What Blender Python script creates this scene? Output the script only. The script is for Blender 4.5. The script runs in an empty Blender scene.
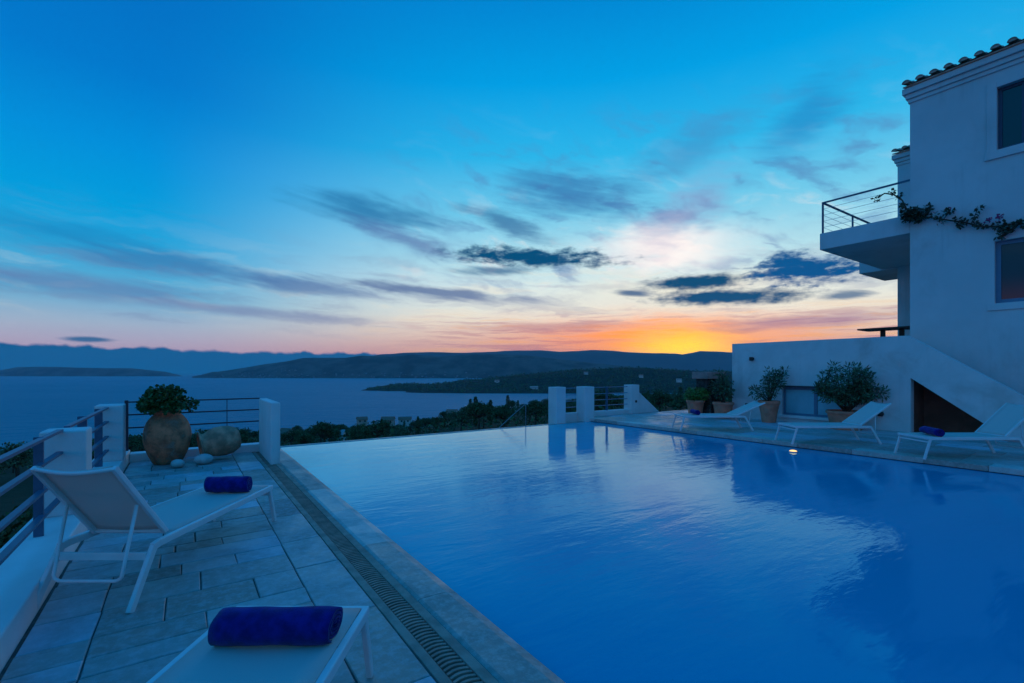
import bpy, bmesh, math, random
from mathutils import Vector, Matrix, noise as mnoise
R = math.radians
PI = math.pi
sc = bpy.context.scene
col = sc.collection
random.seed(7)

# ------------------------------------------------------------ camera
cam = bpy.data.cameras.new('camera')
camo = bpy.data.objects.new('camera', cam)
col.objects.link(camo)
camo.location = (0, 0, 1.5)
camo.rotation_euler = (R(90), 0, R(-34.5))
cam.lens = 16.7
cam.sensor_width = 36
cam.shift_y = 0.0278
cam.clip_start = 0.05
cam.clip_end = 80000
sc.camera = camo

# ------------------------------------------------------------ view
sc.view_settings.view_transform = 'Standard'
sc.view_settings.look = 'None'
sc.view_settings.gamma = 1
sc.view_settings.exposure = 0
sc.view_settings.use_curve_mapping = False
sc.render.engine = 'CYCLES'
sc.cycles.use_denoising = True
sc.cycles.max_bounces = 6
sc.cycles.diffuse_bounces = 3
sc.cycles.glossy_bounces = 3
sc.cycles.volume_bounces = 1
sc.cycles.caustics_reflective = False
sc.cycles.caustics_refractive = False
sc.cycles.sample_clamp_indirect = 4

SUN_AZ = 55.0          # degrees from +y towards +x
SUN_EL = 1.5


def lin(r, g, b):
    def f(c):
        c /= 255.0
        return c / 12.92 if c <= 0.04045 else ((c + 0.055) / 1.055) ** 2.4
    return (f(r), f(g), f(b), 1)


class NT:
    """small helper for node trees"""
    def __init__(s, tree):
        s.t = tree
        s.n = tree.nodes
        s.l = tree.links

    def new(s, typ, **kw):
        n = s.n.new(typ)
        for k, v in kw.items():
            setattr(n, k, v)
        return n

    def put(s, sock, v):
        if v is None:
            return
        if isinstance(v, bpy.types.NodeSocket):
            s.l.new(v, sock)
        else:
            sock.default_value = v

    def m(s, op, a, b=None, c=None, clamp=False):
        n = s.new('ShaderNodeMath', operation=op, use_clamp=clamp)
        s.put(n.inputs[0], a)
        s.put(n.inputs[1], b)
        s.put(n.inputs[2], c)
        return n.outputs[0]

    def smooth(s, v, a, b, to0=0.0, to1=1.0):
        n = s.new('ShaderNodeMapRange', interpolation_type='SMOOTHSTEP')
        s.put(n.inputs['Value'], v)
        s.put(n.inputs['From Min'], a)
        s.put(n.inputs['From Max'], b)
        s.put(n.inputs['To Min'], to0)
        s.put(n.inputs['To Max'], to1)
        return n.outputs[0]

    def mix(s, f, a, b, mode='MIX'):
        n = s.new('ShaderNodeMix', data_type='RGBA', blend_type=mode)
        s.put(n.inputs[0], f)
        s.put(n.inputs[6], a)
        s.put(n.inputs[7], b)
        return n.outputs[2]

    def ramp(s, f, stops, interp='LINEAR'):
        n = s.new('ShaderNodeValToRGB')
        r = n.color_ramp
        r.interpolation = interp
        while len(r.elements) < len(stops):
            r.elements.new(0.5)
        for e, (p, c) in zip(r.elements, stops):
            e.position = p
            e.color = c if len(c) == 4 else (*c, 1)
        s.put(n.inputs[0], f)
        return n.outputs[0]

    def noise(s, vec, scale, detail=4, rough=0.5, out=0, dist=0.0):
        n = s.new('ShaderNodeTexNoise')
        n.inputs['Scale'].default_value = scale
        n.inputs['Detail'].default_value = detail
        n.inputs['Roughness'].default_value = rough
        n.inputs['Distortion'].default_value = dist
        if vec is not None:
            s.l.new(vec, n.inputs['Vector'])
        return n.outputs[out]

    def comb(s, x, y, z=0.0):
        n = s.new('ShaderNodeCombineXYZ')
        s.put(n.inputs[0], x)
        s.put(n.inputs[1], y)
        s.put(n.inputs[2], z)
        return n.outputs[0]


# ------------------------------------------------------------ dusk sky
world = bpy.data.worlds.new('World')
sc.world = world
world.use_nodes = True
W = NT(world.node_tree)
W.n.clear()
tc = W.new('ShaderNodeTexCoord')
sep = W.new('ShaderNodeSeparateXYZ')
W.l.new(tc.outputs['Generated'], sep.inputs[0])
X, Y, Z = sep.outputs
el = W.m('MULTIPLY', W.m('ARCSINE', Z), 57.29578)
az = W.m('MULTIPLY', W.m('ARCTAN2', X, Y), 57.29578)
daz = W.m('SUBTRACT', az, SUN_AZ)
cosd = W.m('COSINE', W.m('MULTIPLY', daz, 0.0174533))
e45 = W.m('DIVIDE', el, 60.0, clamp=True)


def stops(lst):
    return [(e / 60.0, lin(*c)) for e, c in lst]


away = W.ramp(e45, stops([(0, (150, 130, 160)), (1.7, (198, 164, 184)), (2.8, (186, 172, 196)), (4.4, (166, 182, 208)), (7.0, (100, 174, 216)),
                          (11, (40, 164, 222)), (15, (0, 156, 224)), (20, (0, 142, 222)), (26, (0, 120, 208)),
                          (34, (2, 108, 196)), (60, (16, 116, 204))]))
toward = W.ramp(e45, stops([(0, (232, 140, 110)), (2.2, (236, 168, 145)), (4.2, (246, 214, 194)), (6.5, (248, 238, 226)),
                            (9.5, (226, 236, 240)), (13, (182, 224, 242)), (18, (116, 202, 240)), (24, (44, 180, 238)),
                            (31, (0, 158, 232)), (38, (0, 132, 214)), (60, (16, 116, 204))]))
behind = W.ramp(e45, stops([(0, (60, 104, 150)), (5, (54, 122, 172)), (10, (44, 132, 186)), (17, (26, 138, 198)), (26, (12, 136, 206)), (40, (12, 124, 206)), (60, (16, 116, 204))]))
sky = W.mix(W.smooth(cosd, 0.52, 0.985), W.mix(W.smooth(cosd, 0.22, -0.15), away, behind), toward)
# rosy band opposite the sunset
belt = W.m('MULTIPLY', W.smooth(cosd, -0.35, -0.9), W.m('MULTIPLY', W.smooth(el, 0.2, 1.5), W.smooth(el, 8, 4.5)))
sky = W.mix(W.m('MULTIPLY', belt, 0.9), sky, lin(232, 150, 160))

# distortion shared by all the clouds
cvec = W.comb(W.m('MULTIPLY', az, 0.09), W.m('MULTIPLY', el, 0.25))
nzc = W.noise(cvec, 1.6, 5, 0.6, out=1)
sepn = W.new('ShaderNodeSeparateColor')
W.l.new(nzc, sepn.inputs[0])
nu = W.m('SUBTRACT', sepn.outputs[0], 0.5)
nv = W.m('SUBTRACT', sepn.outputs[1], 0.5)
cvec2 = W.comb(W.m('MULTIPLY', az, 0.35), W.m('MULTIPLY', el, 0.9))
nfine = W.noise(cvec2, 1.5, 6, 0.62)
puff = W.m('SUBTRACT', nfine, 0.5)

# high thin streaks
svec = W.comb(W.m('ADD', W.m('MULTIPLY', az, 0.030), W.m('MULTIPLY', el, 0.05)), W.m('MULTIPLY', W.m('ADD', el, W.m('MULTIPLY', nu, 3.0)), 0.26))
streak = W.noise(svec, 2.2, 6, 0.55)
band = W.m('MULTIPLY', W.smooth(el, 2.5, 5.5), W.smooth(el, 17, 9))
st = W.m('MULTIPLY', W.smooth(streak, 0.50, 0.66), band)
sky = W.mix(W.m('MULTIPLY', st, 0.36), sky, lin(120, 128, 172))
st2 = W.m('MULTIPLY', W.smooth(streak, 0.48, 0.34), W.m('MULTIPLY', W.smooth(el, 3.0, 6.0), W.smooth(el, 16, 8)))
sky = W.mix(W.m('MULTIPLY', st2, W.smooth(cosd, 0.6, 1.0, 0.15, 0.5)), sky, lin(248, 232, 215))

# thin layered streaks lit from below around the sunset
lv = W.comb(W.m('MULTIPLY', az, 0.05), W.m('ADD', W.m('MULTIPLY', el, 0.85), W.m('MULTIPLY', nv, 0.8)))
lay = W.noise(lv, 1.9, 6, 0.6)
lb = W.m('MULTIPLY', W.smooth(el, 1.2, 2.6), W.smooth(el, 7.5, 5.0))
lb = W.m('MULTIPLY', lb, W.smooth(cosd, 0.75, 0.97))
sky = W.mix(W.m('MULTIPLY', W.m('MULTIPLY', W.smooth(lay, 0.50, 0.60), lb), 0.62), sky, lin(178, 124, 146))
sky = W.mix(W.m('MULTIPLY', W.m('MULTIPLY', W.smooth(lay, 0.46, 0.38), lb), 0.55), sky, lin(255, 196, 120))

# broad soft cloud fields on the sunset side: mauve shade and pale pink light
bv = W.comb(W.m('ADD', W.m('MULTIPLY', az, 0.11), W.m('MULTIPLY', nv, 0.5)), W.m('ADD', W.m('MULTIPLY_ADD', az, 0.06, W.m('MULTIPLY', el, 0.26)), W.m('MULTIPLY', nu, 0.5)))
blot = W.noise(bv, 1.25, 7, 0.58, dist=0.35)
bb = W.m('MULTIPLY', W.m('MULTIPLY', W.smooth(el, 7.0, 12.0), W.smooth(el, 31, 20)), W.m('MULTIPLY', W.smooth(az, 12, 36), W.smooth(az, 100, 80)))
sky = W.mix(W.m('MULTIPLY', W.m('MULTIPLY', W.smooth(blot, 0.50, 0.68), bb), 0.62), sky, lin(84, 124, 186))
sky = W.mix(W.m('MULTIPLY', W.m('MULTIPLY', W.smooth(blot, 0.47, 0.33), bb), W.smooth(el, 22, 11, 0.06, 0.75)), sky, lin(240, 230, 236))
# sunset glow: wide red, orange band, yellow heart
def gauss(caz, cel, raz, rel, nz=0.0):
    a = W.m('DIVIDE', W.m('SUBTRACT', az, caz), raz)
    e = W.m('SUBTRACT', el, cel)
    if nz:
        e = W.m('ADD', e, W.m('MULTIPLY', nv, nz))
    e = W.m('DIVIDE', e, rel)
    d2 = W.m('ADD', W.m('MULTIPLY', a, a), W.m('MULTIPLY', e, e))
    return W.m('EXPONENT', W.m('MULTIPLY', d2, -1.0))


sky = W.mix(W.m('MULTIPLY', gauss(48, 4.0, 20, 2.0, 3.0), 0.5), sky, lin(238, 120, 96))
sky = W.mix(W.m('MULTIPLY', gauss(52.5, 3.6, 12.0, 2.3, 2.8), W.smooth(lay, 0.38, 0.62, 1.0, 0.42)), sky, (1.45, 0.34, 0.0, 1))
sky = W.mix(gauss(54.2, 2.4, 5.6, 2.0, 1.2), sky, (1.8, 0.90, 0.0, 1))
# bright break in the clouds above it
sky = W.mix(W.m('MULTIPLY', gauss(52.0, 13.8, 7.0, 2.1, 6.0), 0.95), sky, (1.15, 0.98, 0.98, 1))
sky = W.mix(W.m('MULTIPLY', gauss(55, 9.0, 12, 1.5, 4.0), 0.6), sky, lin(255, 240, 220))

# individual clouds: azimuth, elevation, half widths, tilt, noise, softness, colour, strength
wv = W.comb(W.m('MULTIPLY', az, 0.10), W.m('MULTIPLY_ADD', az, 0.16, W.m('MULTIPLY', el, 0.85)))
wisp = W.m('SUBTRACT', W.noise(wv, 1.5, 7, 0.6, dist=0.25), 0.5)


def cloud(sky, ca, ce, ra, re, tilt, amp, soft, colour, strength=1.0, fine=0.6):
    a = W.m('ADD', W.m('SUBTRACT', az, ca), W.m('MULTIPLY', nu, amp * ra))
    e = W.m('ADD', W.m('SUBTRACT', el, ce), W.m('MULTIPLY', nv, amp * re))
    e = W.m('SUBTRACT', e, W.m('MULTIPLY', a, tilt))
    a = W.m('DIVIDE', a, ra)
    e = W.m('DIVIDE', e, re)
    d = W.m('SQRT', W.m('ADD', W.m('MULTIPLY', a, a), W.m('MULTIPLY', e, e)))
    soft = soft if soft >= 0.6 else soft + 0.2
    d = W.m('ADD', d, W.m('MULTIPLY', wisp if soft >= 0.6 else puff, fine * (3.2 if soft >= 0.6 else 3.4)))
    f = W.smooth(d, 1.0 + soft, 1.0 - soft)
    return W.mix(W.m('MULTIPLY', f, strength), sky, lin(*colour))


MAUVE = (88, 110, 166)
DEEP = (0, 76, 122)
for c in [
    (36.7, 13.3, 8.4, 0.95, -0.05, 1.0, 0.35, DEEP, 1.0, 0.8),
    (32.0, 11.8, 4.0, 0.42, 0.0, 1.2, 0.5, (40, 100, 150), 0.8, 0.7),
    (55.8, 9.8, 4.9, 0.75, 0.0, 0.8, 0.3, (0, 74, 118), 1.0, 0.5),
    (58.3, 8.0, 7.4, 0.75, -0.03, 0.8, 0.3, (8, 76, 122), 1.0, 0.5),
    (48.7, 8.9, 1.9, 0.38, -0.05, 0.8, 0.4, (50, 92, 140), 0.9, 0.5),
    (66.6, 10.1, 4.9, 1.25, -0.04, 0.9, 0.28, (0, 82, 144), 1.0, 0.9),
    (64.5, 11.1, 2.0, 1.0, 0.0, 0.7, 0.28, (0, 84, 146), 1.0, 0.7),
    (69.3, 7.3, 2.0, 0.4, 0.0, 1.0, 0.4, (30, 90, 140), 0.8, 0.6),
    (18.0, 17.8, 6.6, 1.3, -0.10, 1.6, 0.8, (24, 104, 164), 0.75, 0.5),
    (22.5, 14.9, 5.0, 0.9, -0.28, 1.4, 0.8, (84, 108, 170), 0.7, 0.5),
    (34.0, 17.0, 4.6, 1.0, -0.30, 1.4, 0.7, (50, 104, 160), 0.75, 0.5),
    (41.5, 20.2, 6.2, 2.0, -0.10, 1.8, 0.9, (52, 112, 176), 0.75, 0.6),
    (66.0, 24.3, 3.0, 2.2, 0.5, 1.6, 0.9, (34, 126, 196), 0.6, 0.5),
    (55.0, 23.5, 5.0, 1.6, 0.35, 1.6, 0.9, (70, 136, 196), 0.5, 0.5),
    (54.0, 17.0, 4.0, 2.2, 0.6, 1.6, 0.9, (150, 150, 200), 0.5, 0.5),
    (24.5, 9.2, 9.5, 0.62, -0.085, 1.3, 0.6, (88, 110, 160), 0.85, 0.5),
    (10.5, 9.2, 7.0, 0.75, -0.08, 1.4, 0.7, (84, 112, 168), 0.75, 0.5),
    (-1.0, 10.3, 7.5, 0.95, -0.06, 1.5, 0.8, (60, 112, 172), 0.65, 0.5),
    (-8.0, 7.7, 8.5, 0.8, -0.04, 1.4, 0.8, (96, 116, 172), 0.6, 0.5),
    (-9.0, 12.0, 5.0, 0.8, -0.05, 1.4, 0.9, (20, 118, 184), 0.5, 0.5),
    (4.0, 6.2, 10.0, 0.5, -0.03, 1.4, 0.8, (116, 124, 172), 0.6, 0.5),
    (-7.2, 2.75, 1.5, 0.22, 0.0, 0.8, 0.4, (20, 92, 140), 0.9, 0.4),
    (38.0, 5.2, 8.0, 0.45, 0.0, 1.4, 0.7, (196, 130, 140), 0.6, 0.4),
    (66.0, 5.0, 8.0, 0.6, 0.02, 1.4, 0.7, (160, 120, 158), 0.6, 0.4),
]:
    sky = cloud(sky, *c)

# low bank of cumulus along the sea horizon
bankv = W.comb(W.m('MULTIPLY', az, 0.40), W.m('MULTIPLY', el, 0.25))
bn = W.noise(bankv, 1.2, 5, 0.5)
top = W.m('ADD', W.smooth(az, -8, 8, 2.08, 1.84), W.m('MULTIPLY', W.m('SUBTRACT', bn, 0.5), 1.4))
top = W.m('SUBTRACT', top, W.smooth(az, 22, 34, 0.0, 0.75))
bank = W.m('MULTIPLY', W.smooth(W.m('SUBTRACT', el, top), 0.20, -0.14), W.smooth(az, 46, 34))
sky = W.mix(bank, sky, lin(0, 84, 136))

# unseen sky behind the camera, brightened to lift the light on the walls
sky = W.mix(1.0, sky, W.ramp(W.m('MULTIPLY_ADD', cosd, 0.5, 0.5), [(0, (1.25, 1.25, 1.25)), (0.38, (1.15, 1.15, 1.15)), (0.6, (1, 1, 1)), (1, (1, 1, 1))]), 'MULTIPLY')
sky = W.mix(1.0, sky, (1.0, 1.045, 0.98, 1), 'MULTIPLY')
# a little of the physical sky just after sunset
nish = W.new('ShaderNodeTexSky', sky_type='NISHITA')
nish.sun_disc = False
nish.sun_elevation = R(SUN_EL)
nish.sun_rotation = R(SUN_AZ)
nish.altitude = 60
bg2 = W.new('ShaderNodeBackground')
W.l.new(nish.outputs[0], bg2.inputs[0])
bg2.inputs[1].default_value = 0.0006
bg = W.new('ShaderNodeBackground')
W.l.new(sky, bg.inputs[0])
bg.inputs[1].default_value = 1.0
add = W.new('ShaderNodeAddShader')
W.l.new(bg.outputs[0], add.inputs[0])
W.l.new(bg2.outputs[0], add.inputs[1])
wo = W.new('ShaderNodeOutputWorld')
W.l.new(add.outputs[0], wo.inputs[0])
world.cycles.sampling_method = 'MANUAL'
world.cycles.sample_map_resolution = 1024

# the sun has just gone: only a trace of direct light
sl = bpy.data.lights.new('sun', 'SUN')
sl.energy = 0.05
sl.angle = R(3)
sl.color = (1.0, 0.62, 0.32)
so = bpy.data.objects.new('sun', sl)
col.objects.link(so)
sdir = Vector((math.sin(R(SUN_AZ)) * math.cos(R(SUN_EL)), math.cos(R(SUN_AZ)) * math.cos(R(SUN_EL)), math.sin(R(SUN_EL))))
so.rotation_euler = (-sdir).to_track_quat('-Z', 'Y').to_euler()
so.location = (0, 0, 30)


# ------------------------------------------------------------ materials
MATS = {}


def mat(name, color, rough=0.7, var=0.0, vscale=3.0, bump=0.0, bscale=40.0, color2=None, metallic=0.0, island=0.0,
        spec=0.5, stain=None, stscale=1.2, sheen=0.0, streaks=0.0):
    if name in MATS:
        return MATS[name]
    m = bpy.data.materials.new(name)
    m.use_nodes = True
    T = NT(m.node_tree)
    b = T.n['Principled BSDF']
    tcn = T.new('ShaderNodeTexCoord')
    co = tcn.outputs['Object']
    c = (*color, 1)
    out = None
    if var or color2:
        n = T.noise(co, vscale, 5, 0.6)
        c2 = (*color2, 1) if color2 else tuple(x * (1 - var) for x in color) + (1,)
        c1 = c if color2 else tuple(min(1, x * (1 + var)) for x in color) + (1,)
        out = T.mix(T.smooth(n, 0.35, 0.65), c1, c2)
    if stain:
        n2 = T.noise(co, stscale, 6, 0.65, dist=0.4)
        out = T.mix(T.smooth(n2, 0.50, 0.72, 0.0, 0.7), out if out else c, (*stain, 1))
    if streaks:
        mp = T.new('ShaderNodeMapping')
        mp.inputs['Scale'].default_value = (3.2, 3.2, 0.22)
        T.l.new(co, mp.inputs[0])
        n3 = T.noise(mp.outputs[0], 1.6, 5, 0.6)
        n4 = T.noise(co, 0.5, 3, 0.5)
        f = T.m('MULTIPLY', T.smooth(n3, 0.50, 0.70), T.smooth(n4, 0.42, 0.62))
        out = T.mix(T.m('MULTIPLY', f, streaks), out if out else c, (*[x * 0.62 for x in color], 1))
    if island:
        g = T.new('ShaderNodeNewGeometry')
        hs = T.new('ShaderNodeHueSaturation')
        T.l.new(T.m('MULTIPLY_ADD', g.outputs['Random Per Island'], 2 * island, 1 - island), hs.inputs['Value'])
        T.l.new(T.m('MULTIPLY_ADD', g.outputs['Random Per Island'], 0.06, 0.47), hs.inputs['Hue'])
        T.put(hs.inputs['Color'], out if out else c)
        out = hs.outputs[0]
    if out:
        T.l.new(out, b.inputs['Base Color'])
    else:
        b.inputs['Base Color'].default_value = c
    b.inputs['Roughness'].default_value = rough
    b.inputs['Metallic'].default_value = metallic
    b.inputs['Specular IOR Level'].default_value = spec
    if sheen:
        b.inputs['Sheen Weight'].default_value = sheen
    if bump:
        bp = T.new('ShaderNodeBump')
        bp.inputs['Strength'].default_value = 1.0
        bp.inputs['Distance'].default_value = bump
        T.l.new(T.noise(co, bscale, 6, 0.6), bp.inputs['Height'])
        T.l.new(bp.outputs[0], b.inputs['Normal'])
    MATS[name] = m
    return m


plaster = mat('white plaster', (0.66, 0.66, 0.66), 0.85, var=0.05, vscale=1.5, bump=0.004, bscale=30, stain=(0.5, 0.46, 0.44), stscale=0.9, spec=0.2, streaks=0.3)
plaster_h = mat('house plaster', (0.62, 0.63, 0.64), 0.9, var=0.05, vscale=0.6, bump=0.004, bscale=25, stain=(0.50, 0.47, 0.46), stscale=0.5, spec=0.15, streaks=0.3)
plaster_top = mat('smooth white plaster', (0.74, 0.74, 0.74), 0.7, var=0.04, vscale=2, bump=0.002, bscale=40)
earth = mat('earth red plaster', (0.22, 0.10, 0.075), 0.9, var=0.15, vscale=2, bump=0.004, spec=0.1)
slabm = None
blue_steel = mat('blue painted steel', (0.045, 0.12, 0.20), 0.45, var=0.08, vscale=8, metallic=0.2)
dark_steel = mat('dark painted steel', (0.035, 0.04, 0.06), 0.5, metallic=0.3)
alu = mat('brushed aluminium', (0.62, 0.64, 0.66), 0.35, metallic=0.7, var=0.05, vscale=20)
rail_pale = mat('faded blue rail paint', (0.10, 0.24, 0.36), 0.45, metallic=0.2)
dull_steel = mat('dull steel', (0.22, 0.25, 0.28), 0.5, metallic=0.4)
white_alu = mat('white powder coated aluminium', (0.66, 0.67, 0.68), 0.4, var=0.03, vscale=10)
sling = mat('cream sling mesh', (0.72, 0.68, 0.65), 0.75, var=0.04, vscale=300, bump=0.0008, bscale=900, spec=0.25)
_t = NT(sling.node_tree)
_p = _t.n['Principled BSDF']
_tr = _t.new('ShaderNodeBsdfTranslucent')
_tr.inputs['Color'].default_value = (0.85, 0.60, 0.50, 1)
_mx = _t.new('ShaderNodeMixShader')
_mx.inputs[0].default_value = 0.28
_t.l.new(_p.outputs[0], _mx.inputs[1])
_t.l.new(_tr.outputs[0], _mx.inputs[2])
_t.l.new(_mx.outputs[0], _t.n['Material Output'].inputs['Surface'])
towel_m = mat('navy towelling', (0.011, 0.012, 0.165), 1.0, var=0.3, vscale=14, bump=0.0025, bscale=260, sheen=0.15, spec=0.05)
terracotta = mat('terracotta', (0.70, 0.21, 0.13), 0.85, var=0.15, vscale=5, bump=0.003, bscale=40, stain=(0.48, 0.26, 0.19), stscale=4)
jar_clay = mat('weathered clay', (0.66, 0.17, 0.085), 0.9, var=0.4, vscale=5, bump=0.014, bscale=22, stain=(0.42, 0.27, 0.22), stscale=5)
jar_pale = mat('pale weathered clay', (0.60, 0.27, 0.17), 0.9, var=0.35, vscale=5, bump=0.016, bscale=20, stain=(0.33, 0.19, 0.12), stscale=5)
soil = mat('potting soil', (0.03, 0.022, 0.016), 1.0, bump=0.01)
stone_w = mat('white pebble stone', (0.46, 0.46, 0.45), 0.7, var=0.08, vscale=6, bump=0.004, bscale=20)
drain_frame_m = mat('drain frame concrete', (0.40, 0.25, 0.20), 0.8, var=0.2, vscale=6, bump=0.003, bscale=60)
drain_grate_m = mat('drain grate', (0.38, 0.21, 0.165), 0.6, var=0.2, vscale=8)
black_void = mat('dark drain', (0.01, 0.01, 0.012), 1.0)
leaf_pot = mat('oleander leaves', (0.060, 0.115, 0.050), 0.55, island=0.5)
leaf_fresh = mat('fresh green leaves', (0.085, 0.20, 0.03), 0.5, island=0.45)
leaf_ger = mat('geranium leaves', (0.028, 0.095, 0.018), 0.6, island=0.5)
leaf_vine = mat('vine leaves', (0.035, 0.055, 0.03), 0.6, island=0.5)
petal = mat('pink petals', (0.35, 0.04, 0.16), 0.6, island=0.2)
leaf_far = mat('pine foliage', (0.052, 0.100, 0.040), 0.8, island=0.75, spec=0.2)
leaf_far2 = mat('olive foliage', (0.090, 0.130, 0.066), 0.8, island=0.7, spec=0.2)
leaf_bank = mat('hedge foliage', (0.036, 0.065, 0.022), 0.75, island=0.6, spec=0.2)
bark = mat('bark', (0.07, 0.05, 0.035), 0.95, var=0.3, vscale=6, bump=0.02, bscale=12)
scrub = mat('scrub hillside', (0.022, 0.036, 0.018), 0.95, color2=(0.036, 0.042, 0.024), vscale=0.03, bump=0.5, bscale=0.4, spec=0.1)
ridge_m = mat('wooded ridge', (0.012, 0.026, 0.018), 0.95, color2=(0.034, 0.042, 0.028), vscale=0.012, bump=3.0, bscale=0.06, spec=0.05)
isle_m = mat('island slope', (0.014, 0.030, 0.022), 0.95, color2=(0.10, 0.09, 0.07), vscale=0.006, bump=6.0, bscale=0.02, spec=0.05)
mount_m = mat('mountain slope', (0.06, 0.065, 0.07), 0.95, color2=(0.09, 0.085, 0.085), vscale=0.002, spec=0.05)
far_wall = mat('far house wall', (0.52, 0.50, 0.48), 0.85, var=0.08, vscale=1, spec=0.2)
far_pink = mat('far house pink wall', (0.52, 0.36, 0.30), 0.85, var=0.08, vscale=1, spec=0.2)
far_roof = mat('far house roof', (0.27, 0.14, 0.10), 0.85, var=0.2, vscale=2, spec=0.2)
far_roof_g = mat('far grey roof', (0.30, 0.31, 0.33), 0.8, var=0.15, vscale=2, spec=0.2)
far_open = mat('far window', (0.02, 0.025, 0.03), 0.3)
roof_tile = mat('roof tile', (0.50, 0.34, 0.28), 0.85, var=0.25, vscale=5, bump=0.004, bscale=30)
mortar = mat('roof mortar', (0.42, 0.38, 0.36), 0.9, var=0.2, vscale=9)
win_frame = mat('blue window frame', (0.10, 0.20, 0.30), 0.5, var=0.05)
win_dark = mat('dark blue shutter', (0.03, 0.06, 0.11), 0.55, var=0.05)
wood_dark = mat('dark timber', (0.035, 0.026, 0.022), 0.7, var=0.2, vscale=10)
lamp_body = mat('black lamp body', (0.015, 0.015, 0.017), 0.5)
pier_stone = mat('dark rubble stone', (0.05, 0.045, 0.045), 0.95, var=0.4, vscale=9, bump=0.03, bscale=14)
pier_pale = mat('pale rubble stone', (0.24, 0.24, 0.22), 0.95, var=0.5, vscale=12, bump=0.03, bscale=14)
cap_m = mat('pink stone cap', (0.36, 0.22, 0.20), 0.85, var=0.15, vscale=5)


def glass_mat():
    m = bpy.data.materials.new('window glass')
    m.use_nodes = True
    b = m.node_tree.nodes['Principled BSDF']
    b.inputs['Base Color'].default_value = (0.012, 0.03, 0.05, 1)
    b.inputs['Roughness'].default_value = 0.06
    b.inputs['Specular IOR Level'].default_value = 0.6
    return m


glass = glass_mat()
glass_reflect = mat('painted reflection pane', (0.20, 0.50, 0.58), 0.25, var=0.1, vscale=1.5)  # bright reflection in the pane put into its base colour


def paving_mat(name, base, warm, cool):
    m = bpy.data.materials.new(name)
    m.use_nodes = True
    T = NT(m.node_tree)
    b = T.n['Principled BSDF']
    co = T.new('ShaderNodeTexCoord').outputs['Object']
    g = T.new('ShaderNodeNewGeometry')
    rnd = g.outputs['Random Per Island']
    c = T.ramp(rnd, [(0.0, base), (0.22, cool), (0.38, warm), (0.52, tuple(x * 0.6 for x in warm)), (0.66, tuple(x * 0.9 for x in base)), (0.82, base), (1.0, tuple(x * 0.5 for x in base))])
    n1 = T.noise(co, 2.6, 7, 0.65, dist=0.6)
    c = T.mix(T.smooth(n1, 0.42, 0.70, 0.0, 0.45), c, (*[x * 0.55 for x in warm], 1))
    n2 = T.noise(co, 16, 6, 0.7)
    c = T.mix(T.smooth(n2, 0.4, 0.72, 0.0, 0.3), c, (*[min(1, x * 1.5) for x in cool], 1))
    T.l.new(c, b.inputs['Base Color'])
    T.l.new(T.smooth(n1, 0.3, 0.7, 0.35, 0.7), b.inputs['Roughness'])
    bp = T.new('ShaderNodeBump')
    bp.inputs['Distance'].default_value = 0.006
    bp.inputs['Strength'].default_value = 0.8
    hn = T.m('ADD', T.m('MULTIPLY', T.noise(co, 9, 8, 0.6), 1.0), T.m('MULTIPLY', T.noise(co, 70, 4, 0.6), 0.25))
    T.l.new(hn, bp.inputs['Height'])
    T.l.new(bp.outputs[0], b.inputs['Normal'])
    return m


pave = paving_mat('slate paving', (0.42, 0.38, 0.36), (0.56, 0.39, 0.33), (0.42, 0.48, 0.55))
coping_m = paving_mat('coping stone', (0.52, 0.47, 0.43), (0.50, 0.41, 0.36), (0.55, 0.52, 0.50))
grout = mat('dark joints', (0.13, 0.115, 0.105), 0.95, var=0.3, vscale=10)


def water_mat(name, colour, rough, dist, sx, sy, s1, s2, ior=1.33):
    m = bpy.data.materials.new(name)
    m.use_nodes = True
    T = NT(m.node_tree)
    b = T.n['Principled BSDF']
    b.inputs['Base Color'].default_value = (*colour, 1)
    b.inputs['Roughness'].default_value = rough
    b.inputs['IOR'].default_value = ior
    co = T.new('ShaderNodeTexCoord').outputs['Object']
    mp = T.new('ShaderNodeMapping')
    mp.inputs['Scale'].default_value = (sx, sy, 1)
    mp.inputs['Rotation'].default_value = (0, 0, R(34.5))
    T.l.new(co, mp.inputs[0])
    n1 = T.noise(mp.outputs[0], s1, 3, 0.5, dist=0.3)
    n2 = T.noise(mp.outputs[0], s2, 4, 0.55)
    patch = T.noise(co, 0.25 if s1 > 1 else 0.002, 3, 0.5)
    h = T.m('MULTIPLY', T.m('ADD', n1, T.m('MULTIPLY', n2, 0.32)), T.smooth(patch, 0.3, 0.7, 0.45, 1.0))
    bp = T.new('ShaderNodeBump')
    bp.inputs['Distance'].default_value = dist
    bp.inputs['Strength'].default_value = 1.0
    T.l.new(h, bp.inputs['Height'])
    T.l.new(bp.outputs[0], b.inputs['Normal'])
    return m


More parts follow.
